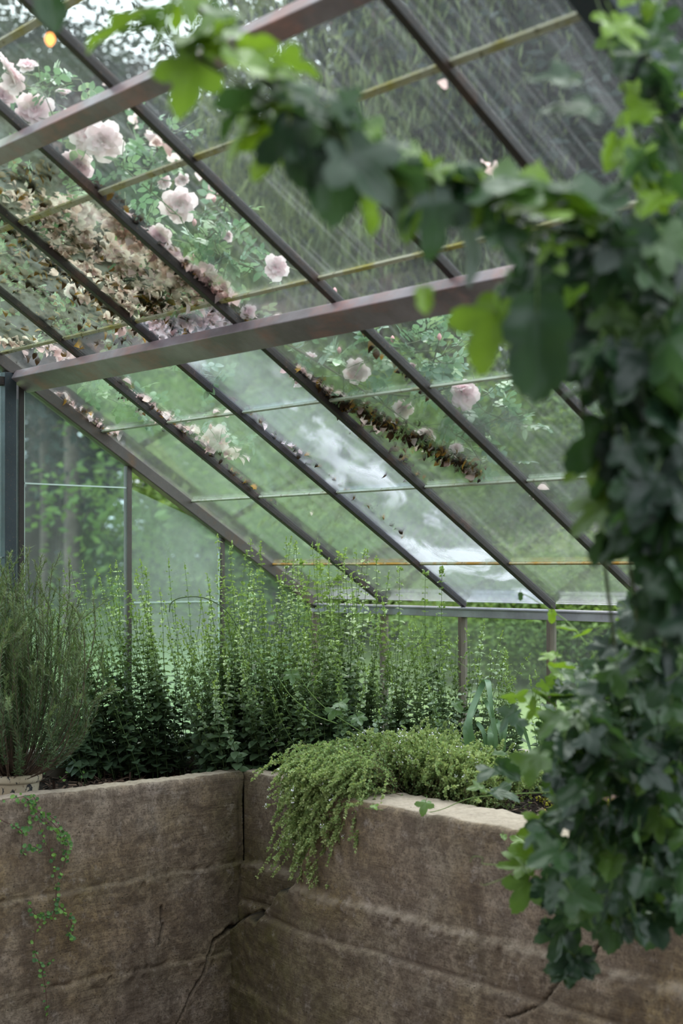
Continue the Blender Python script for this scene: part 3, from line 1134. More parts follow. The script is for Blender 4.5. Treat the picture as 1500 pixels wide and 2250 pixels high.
def in_band(poly, n):
    """random points in a pixel polygon"""
    P = np.array(poly, float)
    lo, hi = P.min(0), P.max(0)
    out = []
    while len(out) < n:
        q = lo + NR.random((n * 2, 2)) * (hi - lo)
        x, y = q[:, 0], q[:, 1]
        ins = np.zeros(len(q), bool)
        j = len(P) - 1
        for i in range(len(P)):
            c_ = ((P[i, 1] > y) != (P[j, 1] > y)) & (x < (P[j, 0] - P[i, 0]) * (y - P[i, 1]) / (P[j, 1] - P[i, 1] + 1e-9) + P[i, 0])
            ins ^= c_
            j = i
        out += list(q[ins])
    return np.array(out[:n])



rose = thing('climbing_rose', 'pale pink climbing rose sprawling over the outside of the glass roof', 'rose bush', (-.45, -2.3, ground_z(-.45, -2.3)))
gz = ground_z(-.45, -2.3)
CANES = [
    [(0, 330, .2), (110, 260, .18), (210, 320, .16), (330, 420, .12), (400, 480, .10)],
    [(0, 560, .14), (150, 500, .12), (300, 560, .10), (420, 620, .08), (520, 690, .06)],
    [(0, 420, .16), (120, 440, .14), (270, 500, .12), (430, 540, .12), (560, 590, .16), (620, 580, .18)],
    [(0, 700, .10), (120, 780, .10), (230, 870, .08), (340, 910, .07), (460, 975, .06), (530, 1000, .05)],
    [(300, 560, .10), (420, 660, .09), (560, 720, .10), (690, 790, .10), (800, 860, .09), (900, 930, .06), (1050, 1045, .03)],
    [(690, 790, .10), (790, 800, .14), (870, 760, .18)],
    [(800, 860, .09), (920, 870, .14), (1010, 850, .16), (1060, 900, .14), (1100, 920, .12)],
    [(920, 870, .14), (950, 800, .18), (965, 745, .2)],
    [(430, 540, .12), (480, 500, .14), (500, 430, .16)],
    [(0, 180, .24), (60, 190, .24), (130, 200, .22)],
    [(0, 640, .12), (100, 650, .12), (230, 720, .10), (330, 800, .08), (480, 830, .06)],
    [(900, 930, .06), (1010, 960, .10), (1060, 1020, .08)],
    [(330, 420, .12), (345, 330, .14), (340, 300, .14)],
]
mb = MB()
mb2 = MB()
cane_pts = []
for ci, c in enumerate(CANES):
    pts = [on_roof(*q) for q in c]
    if c[0][0] == 0:
        s = np.array([-.45, -2.3, gz]) + NR.normal(size=3) * [.1, .15, 0]
        p1 = pts[0]
        over = np.array([-.25, p1[1] - .15, ZE - TT * p1[1] + .25])
        pts = [s, s * .5 + over * .5 + [-.25, 0, .2], over] + pts
    sp_ = spline(pts, 10 * len(pts))
    (mb2 if ci in (4, 12) else mb).add(*tube(sp_, np.linspace(.006 if ci < 5 else .004, .0018, len(sp_)), 6))
    n0 = 0 if c[0][0] else 24
    cane_pts.append(sp_[n0:])
# side twigs
twigs = []
for ci, cp_ in enumerate(cane_pts):
    for j in range(int(len(cp_) * .42)):
        q = cp_[NR.integers(0, len(cp_))]
        dd = unit(N * NR.uniform(-.05, .8) + NR.normal(size=3) * .9)
        L = NR.uniform(.06, .18)
        e = q + dd * L
        if np.dot(e - roof(0, 0), N) < .035:
            e += N * (.035 - np.dot(e - roof(0, 0), N))
        mid = (q + e) / 2 + NR.normal(size=3) * .01
        if np.dot(mid - roof(0, 0), N) < .035:
            mid += N * .02
        tw = spline([q, mid, e], 6)
        twigs.append(tw)
        mb.add(*tube(tw, np.linspace(.0022, .001, 6), 5))
mb.build('cane', M['cane'], rose)
mb2.build('old_cane', M['cane_old'], rose)
ov_small = ovate(.16, .2, .2, 4, .35)
BAND = in_band([(130, 430), (200, 430), (520, 640), (480, 700), (330, 660), (200, 540)], 26)
BLOOMS = [(392, 452, 38, .8, .16), (225, 312, 42, .95, .15), (190, 300, 34, .9, .16), (170, 360, 36, .8, .14), (75, 240, 40, .7, .2), (60, 245, 30, .5, .2), (140, 205, 24, .3, .22),
          (20, 150, 34, .6, .22), (60, 140, 22, .5, .22), (190, 475, 30, .9, .10), (225, 480, 26, .4, .1), (605, 588, 27, .95, .14), (335, 608, 28, .5, .08), (292, 555, 22, .6, .09),
          (475, 965, 31, .8, .06), (425, 945, 15, .4, .06), (1022, 868, 33, .95, .12), (1012, 850, 22, .5, .12), (783, 815, 28, .7, .12), (682, 785, 19, .4, .12), (885, 900, 22, .8, .1),
          (905, 806, 12, .5, .16), (500, 518, 18, .4, .12), (350, 520, 26, .9, .07), (380, 560, 20, .9, .07), (245, 555, 20, .9, .07), (30, 180, 26, .9, .2), (5, 210, 28, .9, .18),
          (400, 610, 22, .6, .06), (455, 600, 22, .9, .06), (490, 645, 20, .6, .05), (545, 685, 17, .9, .05), (465, 610, 16, .3, .05), (160, 640, 18, .9, .06), (300, 650, 18, .9, .05),
          (935, 960, 20, .9, .05), (1000, 985, 16, .5, .05), (360, 400, 17, .9, .16), (400, 395, 16, .9, .16)]
BLOOMS += [(float(q[0]), float(q[1]), RND.uniform(13, 23), RND.choice([.4, .8, .95]), RND.uniform(.045, .08)) for q in BAND]
BC = []
for q_ in range(len(BLOOMS)):
    px, py, r, op, h = BLOOMS[q_]
    d_ = float(np.dot(on_roof(px, py, h) - CAM, FW))
    sz = r * d_ / FPX * .92
    h = max(h, sz * .75 + .03)
    BLOOMS[q_] = (px, py, r, op, h)
    BC.append((on_roof(px, py, h), sz, px, py, r))


def hides_bloom(x, pad, upto=999):
    return any(np.linalg.norm((x - c_) - np.dot(x - c_, N) * N) < s_ * pad + .02 for c_, s_, *_ in BC[:upto])


# compound leaves
ov, of = ovate(.34, .18, .12, 5, .42)
cl_v, cl_f, off_ = [], [], 0
for (x, y, a, s) in ((0, .62, 0, .42), (.0, .50, 1.15, .36), (0, .50, -1.15, .36), (0, .22, 1.25, .30), (0, .22, -1.25, .30)):
    ca, sa = math.cos(-a), math.sin(-a)
    q = ov * s
    q = np.column_stack([q[:, 0] * ca - q[:, 1] * sa + x, q[:, 0] * sa + q[:, 1] * ca + y, q[:, 2]])
    cl_v.append(q)
    cl_f.append(of + off_)
    off_ += len(q)
sv, sf = tube(np.array([[0, 0, 0], [0, .3, .01], [0, .64, 0]]), .008, 3)
cl_v.append(sv)
cl_f.append(sf + off_)
CLEAF = (np.concatenate(cl_v), np.concatenate(cl_f))
pos, dr, nh, sc, tt = [], [], [], [], []
for tw in twigs:
    for i in range(4):
        q = tw[NR.integers(1, 6)]
        dd = unit(NR.normal(size=3) + (tw[-1] - tw[0]) * 6)
        s = NR.uniform(.06, .105)
        e = q + dd * s
        h = np.dot(e - roof(0, 0), N)
        if h < .03:
            dd = unit(dd + N * (.04 - h) / s)
        if hides_bloom(q + dd * s * .5, 1.0, 40):
            continue
        pos.append(q); dr.append(dd); nh.append(unit(NR.normal(size=3) * .7 + [0, 0, 1.2])); sc.append(s); tt.append(NR.random())
mb = MB()
mb.scatter(CLEAF, pos, frames(dr, nh), np.array(sc), tt)
mb.build('foliage', M['rose_leaf'], rose)
for i, (px, py, r, op, h) in enumerate(BLOOMS):
    c = on_roof(px, py, h)
    dep = float(np.dot(c - CAM, FW))
    size = r * dep / FPX * .92
    axis = unit(unit(CAM - c) * (1.2 if op > .6 else .3) + np.random.default_rng(500 + i).normal(size=3) * .26 + np.array([0, 0, .5 if op < .6 else -.05]))
    mb = MB()
    bloom(mb, c, axis, size, op, 100 + i)
    bl = mb.build('bloom', M['petal'], rose)
    mb = MB()
    near = min((q for cp_ in cane_pts for q in cp_), key=lambda q: np.linalg.norm(q - c))
    foot = c - axis * size * .42
    if np.linalg.norm(near - foot) < .35:
        mb.add(*tube(spline([near, (near + foot) / 2 - [0, 0, .01], foot], 9), .0016, 5), .3)
    mb.scatter(ov_small, [foot + axis * .002] * 5, frames([unit(np.array(axis) * .5 + rdir(1)[0]) for _ in range(5)], [axis] * 5), np.full(5, size * .5), .5)
    mb.build('calyx', M['rose_leaf'], bl)
M['bud'] = mat_simple('pink_bud', (.75, .36, .38), .6)
for px, py, h in ((470, 437, .16), (427, 489, .14), (424, 566, .12), (745, 770, .14), (862, 745, .2), (965, 740, .2), (462, 938, .06), (735, 640, .12)):
    c = on_roof(px, py, h)
    mb = MB()
    zz = np.linspace(0, 1, 7)
    mb.add(*tube(c + np.outer(zz - .5, [0, 0, .024]), .0075 * np.sin(PI * (zz * .9 + .06)) ** .8, 8))
    mb.build('bud', M['bud'], rose)
    mb = MB()
    k0 = c - [0, 0, .012]
    near = min((q for cp_ in cane_pts for q in cp_), key=lambda q: np.linalg.norm(q - k0))
    mb.add(*tube(spline([near, (near + k0) / 2 + [0, 0, .01], k0], 8), .0013, 5))
    mb.build('bud_stalk', M['cane'], rose)


# fallen petals and dead leaves lying on the glass
def strip(x0, y0, x1, y1, w, n):
    t_ = NR.random(n)
    return np.column_stack([x0 + (x1 - x0) * t_ + NR.normal(size=n) * w, y0 + (y1 - y0) * t_ + NR.normal(size=n) * w])


PET = ovate(.42, .5, .35, 5, .6)
pet = [in_band([(90, 440), (150, 420), (520, 640), (500, 720), (330, 740), (200, 640), (100, 520)], 760), in_band([(0, 400), (60, 380), (150, 520), (330, 740), (250, 720), (0, 480)], 120),
       strip(250, 480, 500, 660, 12, 260), strip(130, 870, 260, 960, 5, 40), strip(280, 860, 380, 930, 7, 70), strip(390, 935, 520, 1000, 7, 60), strip(630, 800, 760, 900, 6, 70),
       strip(760, 885, 1040, 1035, 7, 90), strip(480, 890, 660, 1000, 8, 24), strip(0, 740, 160, 780, 9, 60), in_band([(380, 690), (520, 690), (700, 700), (500, 720), (380, 740)], 40),
       strip(270, 240, 480, 430, 5, 20), strip(1050, 350, 1200, 480, 4, 6), strip(1140, 1050, 1200, 1110, 4, 5), np.array([(680, 1124), (1000, 1128), (960, 180), (1198, 377), (985, 580), (240, 180)])]
pet = np.concatenate(pet)
pet = np.array([q for q in pet if not any(math.hypot(q[0] - b[2], q[1] - b[3]) < b[4] * .8 for b in BC[:26])])
pp = np.array([on_roof(x, y, NR.uniform(.028, .045)) for x, y in pet])
dn = rdir(len(pp))
dn -= (dn @ N)[:, None] * N * .75
mb = MB()
mb.scatter(PET, pp, frames(dn, N + NR.normal(size=(len(pp), 3)) * .35), NR.uniform(.018, .046, len(pp)), NR.random(len(pp)) ** .45)
tag(mb.build('fallen_petals', M['petal_dead']), 'withered pink and brown rose petals scattered on the roof glass', 'petals', kind='stuff')
lit = [in_band([(0, 400), (60, 380), (140, 470), (330, 600), (560, 700), (330, 745), (0, 470)], 220), in_band([(0, 480), (330, 740), (170, 780), (0, 640)], 330), in_band([(0, 640), (170, 780), (0, 800)], 50),
       strip(320, 640, 400, 740, 14, 120), strip(640, 805, 760, 895, 6, 120), strip(760, 880, 1050, 1040, 8, 520), strip(760, 900, 960, 1010, 22, 60), strip(250, 840, 400, 950, 7, 110), strip(400, 950, 600, 1110, 5, 60), strip(130, 870, 250, 960, 6, 70),
       strip(880, 1010, 900, 1045, 10, 30), strip(200, 400, 520, 690, 8, 130), strip(0, 480, 330, 735, 6, 160), strip(740, 680, 1200, 1110, 3, 50), strip(20, 400, 110, 370, 16, 60), strip(500, 870, 900, 1180, 4, 60)]
lit = np.concatenate(lit)
lit = np.array([q for q in lit if not any(math.hypot(q[0] - b[2], q[1] - b[3]) < b[4] * .8 for b in BC[:26])])
pp = np.array([on_roof(x, y, NR.uniform(.027, .042)) for x, y in lit])
dn = rdir(len(pp))
dn -= (dn @ N)[:, None] * N * .75
mb = MB()
tl_ = NR.random(len(pp)) ** 1.6
tl_[NR.random(len(pp)) < .04] = 1
mb.scatter(ovate(.36, .6, .5, 5, .5), pp, frames(dn, N + NR.normal(size=(len(pp), 3)) * .5), NR.uniform(.012, .036, len(pp)), tl_)
tag(mb.build('leaf_litter', M['litter']), 'dark dead leaves and moss caught along the rafters on the roof glass', 'leaf litter', kind='stuff')
# ================================================================ PLANTS IN THE BEDS
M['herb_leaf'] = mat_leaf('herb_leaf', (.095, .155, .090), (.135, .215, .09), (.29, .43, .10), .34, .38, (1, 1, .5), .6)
M['herb_stem'] = mat_leaf('herb_stem', (.07, .12, .04), (.16, .24, .07), None, .1, .6)
HL = ovate(.40, .22, .22, 6, .40)
HLs = ovate(.30, .15, .1, 4, .45)


def herb_clump(label, stems, name='oregano_plant', cat='herb'):
    """stems: list of (x, y, height, lean vector)"""
    base = (np.mean([s[0] for s in stems]), np.mean([s[1] for s in stems]), bed_z(stems[0][0], stems[0][1]))
    o = thing(name, label, cat, base, 'leafy herbs in the back bed')
    st, lf, sm = MB(), MB(), MB()
    P, D, Nn, S, T = [], [], [], [], []
    for (x, y, h, lx, ly) in stems:
        z0 = bed_z(x, y) - .01
        a = RND.random() * 6.28
        wob = RND.uniform(.01, .035)
        n = max(8, int(h / .035))
        t_ = np.linspace(0, 1, n)
        pts = np.column_stack([x + lx * t_ ** 1.5 + wob * np.sin(t_ * 4 + a), y + ly * t_ ** 1.5 + wob * np.cos(t_ * 4 + a) - wob * math.cos(a), z0 + h * t_ * (1 - .06 * t_ * (abs(lx) + abs(ly)))])
        pts[:, 0] = np.maximum(pts[:, 0], .075 + .02 * t_)      # stems stay inside the glass
        pts[:, 1] = np.minimum(pts[:, 1], -.075)
        pts[:, 2] = np.minimum(pts[:, 2], ZE - TT * pts[:, 1] - .05)
        st.add(*tube(pts, np.linspace(.0022, .0010, n), 4), np.repeat(t_, 4))
        tg = np.gradient(pts, axis=0)
        ph = RND.random() * 3
        nn = int(h / .026)
        for i in range(2, nn):
            u = i / nn
            q = np.array([np.interp(u, t_, pts[:, k]) for k in range(3)])
            tt_ = unit(np.array([np.interp(u, t_, tg[:, k]) for k in range(3)]))
            big = .043 * (1 - .60 * u) * RND.uniform(.75, 1.25)
            if u < .5:
                big *= 1.3
            for sgn in (0, PI):
                if RND.random() < .06:
                    continue
                b = ph + i * PI / 2 + sgn + RND.uniform(-.3, .3)
                r = unit(np.cross(tt_, [math.cos(b), math.sin(b), .1]))
                d = unit(r + tt_ * RND.uniform(-.15, .5))
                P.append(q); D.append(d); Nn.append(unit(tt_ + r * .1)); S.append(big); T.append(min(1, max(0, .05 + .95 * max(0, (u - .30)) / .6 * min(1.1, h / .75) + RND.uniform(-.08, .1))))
                if u > .25 and RND.random() < .55:      # axillary tufts
                    for w in range(3):
                        d2 = unit(d + np.array([RND.gauss(0, .5), RND.gauss(0, .5), .8]))
                        P.append(q + d * .008); D.append(d2); Nn.append(rdir(1, 1)[0]); S.append(big * .42); T.append(T[-1] + .12)
        for w in range(7):
            P.append(pts[-1] - tt_ * .006 * w); D.append(unit(tt_ + NR.normal(size=3) * .6)); Nn.append(rdir(1)[0]); S.append(.010); T.append(1)
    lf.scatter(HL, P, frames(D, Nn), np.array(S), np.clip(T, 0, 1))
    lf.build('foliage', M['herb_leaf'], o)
    st.build('stem', M['herb_stem'], o)
    return o


def stand(x0, x1, y0, y1, n, h0, h1, cx, cy, spread=.25):
    out = []
    for _ in range(n):
        x, y = RND.uniform(x0, x1), RND.uniform(y0, y1)
        h = RND.uniform(h0, h1)
        out.append((x, y, h, (x - cx) * spread * RND.uniform(.5, 1.6) + RND.gauss(0, .08), (y - cy) * spread * RND.uniform(.5, 1.6) + RND.gauss(0, .04)))
    return out


herb_clump('outermost leafy herb at the left end, stems leaning over the lawn view beside the rosemary', stand(.12, .26, -1.46, -1.24, 38, .50, .80, .3, -1.05, .9))
herb_clump('leafy herb just right of the rosemary, in front of the streaky gable pane', stand(.13, .34, -1.26, -.98, 57, .50, .95, .35, -.9, .5))
herb_clump('dense dark-leaved herb directly behind the wall corner, lowest foliage touching the mulch', stand(.36, .66, -1.02, -.70, 64, .35, .68, .5, -.6, .35))
herb_clump('tall herb in the far corner below the foot of the gable rafter', stand(.14, .5, -.90, -.45, 67, .58, 1.05, .35, -.6, .3))
herb_clump('tall herb in the middle of the stand rising highest against the low panes', stand(.50, .95, -.72, -.30, 73, .50, 1.02, .7, -.5, .3))
herb_clump('leafy herb left of the thyme mound, filling the bed behind it', stand(.70, 1.15, -.80, -.50, 64, .35, .66, .9, -.6, .3))
herb_clump('herb standing before the second mullion with one very tall thin shoot', stand(1.0, 1.38, -.52, -.16, 48, .42, .70, 1.2, -.3, .3) + [(1.18, -.35, 1.06, .02, 0), (1.12, -.32, .93, -.02, 0)])
herb_clump('sparse herb in front of the eave glass behind the thyme mound', stand(1.36, 1.62, -.42, -.14, 22, .32, .52, 1.5, -.3, .2) + [(1.50, -.25, .56, .01, 0)])
herb_clump('thin young herb shoots left of the right hand mullion', stand(1.60, 1.86, -.40, -.16, 12, .14, .34, 1.7, -.3, .2))

# a loose bent stem arching over the herbs
mb = MB()
arc = spline([at(372, 1345, 5.75), at(376, 1325, 5.75), at(400, 1313, 5.75), at(450, 1314, 5.75), at(500, 1345, 5.75), at(540, 1410, 5.75), at(600, 1500, 5.7), at(640, 1580, 5.7)], 30)
mb.add(*tube(arc, .0022, 5))
tag(mb.build('arching_stem', M['herb_stem']), 'single bare stem bending in an arch over the left herbs', 'stem')

# ---- rosemary in its old enamel pot
PX, PY, PZ = at(14, 1690, 5.12)
PX, PY = .465, -1.875
pz = bed_z(PX, PY) - .012
t = NT('chipped_enamel')
v = t.coord()
n1 = t.noise(t.coord((1, 1, .45)), 38, 6, .72, .3)
n2 = t.noise(v, 60, 4, .7)
n3 = t.noise(v, 7, 3)
cc = t.mix(t.ramp(n3, (.4, 0.0), (.7, 1.0)), (.50, .44, .33), (.40, .31, .20))
cc = t.mix(t.ramp(n1, (.565, 0.0), (.59, 1.0)), cc, (.022, .025, .032))
cc = t.mix(t.ramp(n2, (.60, 0.0), (.68, .6)), cc, (.16, .07, .035))
M['enamel'] = t.done(t.pbr(cc, .55, 0, t.bump(n1, .3, .002), .4))
pot = thing('enamel_pot', 'old cream enamel pot with chipped dark patches and worn rim on the bed', 'pot', (PX, PY, pz))


def lathe(mb, c, prof, n=48):
    a = np.linspace(0, 2 * PI, n, endpoint=False)
    P_ = np.array([(c[0] + r * math.cos(q), c[1] + r * math.sin(q), c[2] + z) for r, z in prof for q in a])
    f = []
    for i in range(len(prof) - 1):
        for j in range(n):
            k = (j + 1) % n
            a0, a1, b0, b1 = i * n + j, i * n + k, (i + 1) * n + j, (i + 1) * n + k
            f += [(a0, a1, b0), (a1, b1, b0)]
    mb.add(P_, f)
    return mb


mb = MB()
lathe(mb, (PX, PY, pz), [(.001, 0), (.082, 0), (.086, .01), (.094, .085), (.095, .095), (.088, .095), (.082, .02), (.001, .015)])
mb.build('body', M['enamel'], pot)
mb = MB()
lathe(mb, (PX, PY, pz), [(.094, .088), (.101, .090), (.104, .098), (.104, .112), (.100, .119), (.093, .121), (.089, .118), (.088, .095)])
mb.build('rim', M['enamel'], pot)
mb = MB()
lathe(mb, (PX, PY, pz), [(.088, .088), (.06, .094), (.001, .098)])
mb.build('potting_soil', M['soil'], pot)
M['rosemary_leaf'] = mat_leaf('rosemary_needle', (.050, .090, .040), (.11, .175, .075), (.23, .30, .12), .3, .5, (1, 1, .5), .4)
M['rosemary_wood'] = mat_simple('rosemary_wood', (.10, .065, .045), .85, 0, 60, .4)
rosm = thing('rosemary_bush', 'bushy rosemary with needle leaves and bare brown lower stems growing in the pot', 'rosemary', (PX, PY, pz + .09))
wood, ndl = MB(), MB()
P, D, Nn, S, T = [], [], [], [], []
b0 = np.array([PX, PY, pz + .085])
for i in range(300):
    a = RND.random() * 2 * PI
    side = unit(np.array([math.cos(a), math.sin(a), 0]) + np.array([0, -.25, 0]))
    rr = RND.uniform(.03, .36)
    hh = RND.uniform(.45, .92) * (1 - .38 * (rr / .38) ** 2)
    if i < 4:
        rr, hh, side = .30 + .02 * i, .34 + .1 * i, unit(np.array([-.12 * i, 1.0, 0]))
    pts = spline([b0 + NR.normal(size=3) * [.02, .02, 0], b0 + side * rr * .45 + [0, 0, hh * .14], b0 + side * rr * .85 + [0, 0, hh * .45], b0 + side * rr * .95 + [RND.gauss(0, .02), RND.gauss(0, .02), hh * .8], b0 + side * rr * 1.0 + [RND.gauss(0, .04), RND.gauss(0, .04), hh]], 26)
    wood.add(*tube(pts, np.linspace(.0038 if i < 40 else .0018, .0008, 26), 5))
    tg = np.gradient(pts, axis=0)
    nl = 230
    for u in np.linspace(.34 + RND.uniform(-.1, .12), 1, nl):
        f_ = u * 25
        k = min(24, int(f_))
        q = pts[k] + (pts[k + 1] - pts[k]) * (f_ - k)
        tt_ = unit(tg[k])
        r = rdir(1)[0]
        r = unit(r - np.dot(r, tt_) * tt_)
        P.append(q); D.append(unit(r + tt_ * RND.uniform(.5, 1.3))); Nn.append(tt_); S.append(RND.uniform(.018, .032) * (1 - .25 * u)); T.append(min(1, max(0, .7 * u + RND.uniform(-.2, .3))))
S = np.array(S)
ndl.scatter(NEEDLE, P, frames(D, Nn), np.column_stack([S * 1.35, S, S]), T)
ndl.build('foliage', M['rosemary_leaf'], rosm)
wood.build('woody_stem', M['rosemary_wood'], rosm)

# ---- thyme mound spilling over the wall
M['thyme_leaf'] = mat_leaf('thyme_leaf', (.12, .21, .09), (.28, .40, .15), (.50, .56, .26), .38, .55, (1, 1, .5), .3)
M['thyme_wood'] = mat_leaf('thyme_wood', (.10, .06, .04), (.20, .20, .08), (.32, .36, .12), .1, .8)
M['thyme_flower'] = mat_simple('thyme_flower', (.82, .80, .88), .6)
TLF = (DIAMOND[0] * [1.35, 1, 1], DIAMOND[1])


def thyme(label, roots, cat='thyme', flowers=60):
    o = thing('thyme_plant', label, cat, roots[0][0])
    wd, lv, fl = MB(), MB(), MB()
    P, D, Nn, S, T = [], [], [], [], []
    FP, FD = [], []
    for base, tip, sag in roots:
        base, tip = np.array(base), np.array(tip)
        m1 = base * .6 + tip * .4 + [0, 0, sag] + NR.normal(size=3) * .03
        m2 = base * .25 + tip * .75 + [0, 0, sag * .8] + NR.normal(size=3) * .02
        pts = spline([base, m1, m2, tip], 16)
        wd.add(*tube(pts, np.linspace(.0015, .0007, 16), 3), np.repeat(np.linspace(0, 1, 16), 3))
        tg = np.gradient(pts, axis=0)
        L = np.linalg.norm(np.diff(pts, axis=0), axis=1).sum()
        for i in range(int(L / .0075)):
            u = RND.random() ** .55
            f_ = u * 15
            k = min(14, int(f_))
            q = pts[k] + (pts[k + 1] - pts[k]) * (f_ - k)
            tt_ = unit(tg[k])
            r = rdir(1)[0]
            for sgn in (1, -1):
                P.append(q); D.append(unit(r * sgn + tt_ * .6)); Nn.append(rdir(1, .8)[0]); S.append(RND.uniform(.007, .0125)); T.append(min(1, max(0, .15 + .6 * u + RND.uniform(-.3, .3))))
        if RND.random() < flowers / max(1, len(roots)):
            for w in range(9):
                FP.append(tip + NR.normal(size=3) * [.004, .004, .007]); FD.append(rdir(1, .3)[0])
    lv.scatter(TLF, P, frames(D, Nn), np.array(S), T)
    lv.build('foliage', M['thyme_leaf'], o)
    wd.build('stem', M['thyme_wood'], o)
    if FP:
        fl.scatter(DIAMOND, FP, frames(FD, rdir(len(FP))), NR.uniform(.006, .009, len(FP)), 0)
        fl.build('flower_sprinkle', M['thyme_flower'], o)
    return o


roots = []
for i in range(1500):
    x = RND.uniform(1.10, 1.90)
    y = RND.uniform(-.88, -.52)
    e = ((x - 1.50) / .44) ** 2
    h = (.22 * math.sqrt(max(0, 1 - e * .8))) * RND.uniform(.55, 1.12)
    c0 = (1.12 + .8 * (x - 1.1) + RND.gauss(0, .06), -.72 + RND.gauss(0, .06))
    roots.append(((c0[0], c0[1], bed_z(*c0)), (x + RND.gauss(0, .03), y + RND.gauss(0, .02), bed_z(x, y) + h + RND.random() ** 3 * .06), RND.uniform(-.01, .03)))
thyme('rounded mound of flowering thyme on the bed behind the broken wall corner', roots, flowers=170)
roots = []
for i in range(620):
    px, py = RND.gauss(695, 32), None
    x = RND.uniform(1.17, 1.50)
    drop = RND.random() ** 1.6 * (.42 if 1.17 < x < 1.36 else .26) + .03
    yy = -1.03 - RND.uniform(.0, .14) - (.06 if x > 1.22 else 0)
    root_ = (x + RND.gauss(0, .04), -.88 + RND.gauss(0, .03), 1.17)
    roots.append((root_, (x + RND.gauss(0, .07), yy + RND.gauss(0, .015), 1.30 - drop), RND.uniform(.04, .11)))
thyme('thyme cushion spilling down over the wall beside the broken corner', roots, flowers=40)

# ---- leek-like plant
M['leek'] = mat_leaf('strappy_leaf', (.06, .14, .06), (.13, .23, .11), None, .25, .4, (1, 1, .6), .5)
o = thing('leek_plant', 'grey-green leek-like plant with folded strap leaves right of the thyme', 'leek', (1.62, -.52, bed_z(1.62, -.52)))
lb = at(1078, 1655, 5.30)


def strap(mb, pts, w, twist=0.0):
    p = spline(pts, 22)
    tg = np.gradient(p, axis=0)
    side = np.cross(tg, FW)
    side /= np.maximum(np.linalg.norm(side, axis=1), 1e-9)[:, None]
    ww = w * np.minimum(1, np.linspace(0, 1, 22)[::-1] * 3.0) ** .7
    fold = -FW[None] * (ww * .35)[:, None]
    L, R_ = p + side * ww[:, None] + fold, p - side * ww[:, None] + fold
    v = np.concatenate([L, p, R_])
    n = 22
    f = []
    for i in range(n - 1):
        for a, b in ((0, n), (n, 2 * n)):
            f += [(a + i, b + i, b + i + 1), (a + i, b + i + 1, a + i + 1)]
    mb.add(v, f, RND.random())


bx = 5.36
for pl, w in (([(1040, 1640), (1030, 1580), (1048, 1530), (1064, 1497), (1072, 1500), (1080, 1560), (1088, 1590)], .011), ([(1030, 1650), (1022, 1600), (1040, 1560), (1056, 1520)], .010), ([(1078, 1655), (1077, 1610), (1082, 1590), (1094, 1588), (1102, 1620), (1104, 1655)], .012),
              ([(1105, 1650), (1110, 1600), (1120, 1560), (1130, 1558), (1150, 1600), (1165, 1650), (1168, 1668)], .007), ([(1070, 1655), (1062, 1610), (1050, 1590), (1045, 1588)], .008), ([(1085, 1650), (1088, 1620), (1080, 1570), (1066, 1540), (1058, 1534)], .009), ([(1078, 1655), (1050, 1648), (1010, 1630), (990, 1618)], .005), ([(1086, 1660), (1060, 1655), (1040, 1662)], .005),
              ([(1090, 1700), (1075, 1680), (1055, 1668), (1035, 1655)], .005), ([(1140, 1708), (1150, 1695), (1160, 1680)], .006)):
    mb = MB()
    strap(mb, [at(x_, y_, bx - .1 + .2 * RND.random() * (i > 1)) for i, (x_, y_) in enumerate(pl)], w)
    mb.build('leaf', M['leek'], o)

# ---- small things on the right bed
M['plastic'] = mat_simple('white_plastic', (.75, .76, .80), .4)
mb = MB()
hp = spline([(1.40, -.16, 1.20), (1.52, -.13, 1.235), (1.70, -.10, 1.25), (1.95, -.075, 1.248), (2.3, -.07, 1.25), (2.6, -.09, 1.23)], 30)
mb.add(*tube(hp, .011, 10))
tag(mb.build('garden_hose', M['plastic']), 'white pipe lying along the curb behind the leek-like plant', 'hose')
M['sedum'] = mat_leaf('yellow_moss', (.30, .30, .03), (.55, .50, .06), (.40, .14, .03), .2, .7)
mb = MB()
n = 420
sx = NR.normal(1.98, .10, n)
sy = NR.normal(-.42, .045, n)
sp_ = np.column_stack([sx, sy, [bed_z(a, b) + .012 + .012 * abs(NR.normal()) for a, b in zip(sx, sy)]])
mb.scatter(TLF, sp_, frames(rdir(n, .5), rdir(n, 1)), NR.uniform(.008, .018, n), NR.random(n) ** 2)
tag(mb.build('yellow_stonecrop', M['sedum']), 'patch of yellow ground-cover leaves on the mulch at right', 'ground cover', kind='stuff')
t = M['brick'] = mat_simple('old_brick', (.28, .19, .15), .9, 0, 20, .3)
mb = MB()
q = np.array([1.78, -.36, bed_z(1.8, -.3) - .01])
mb.add(*box_mesh(q, (.26, .04, 0), (-.02, .11, 0), (0, 0, .075)))
tag(mb.build('paving_brick', M['brick'], smooth=False, bevel=.008), 'reddish brick half hidden by hop leaves near the curb', 'brick')

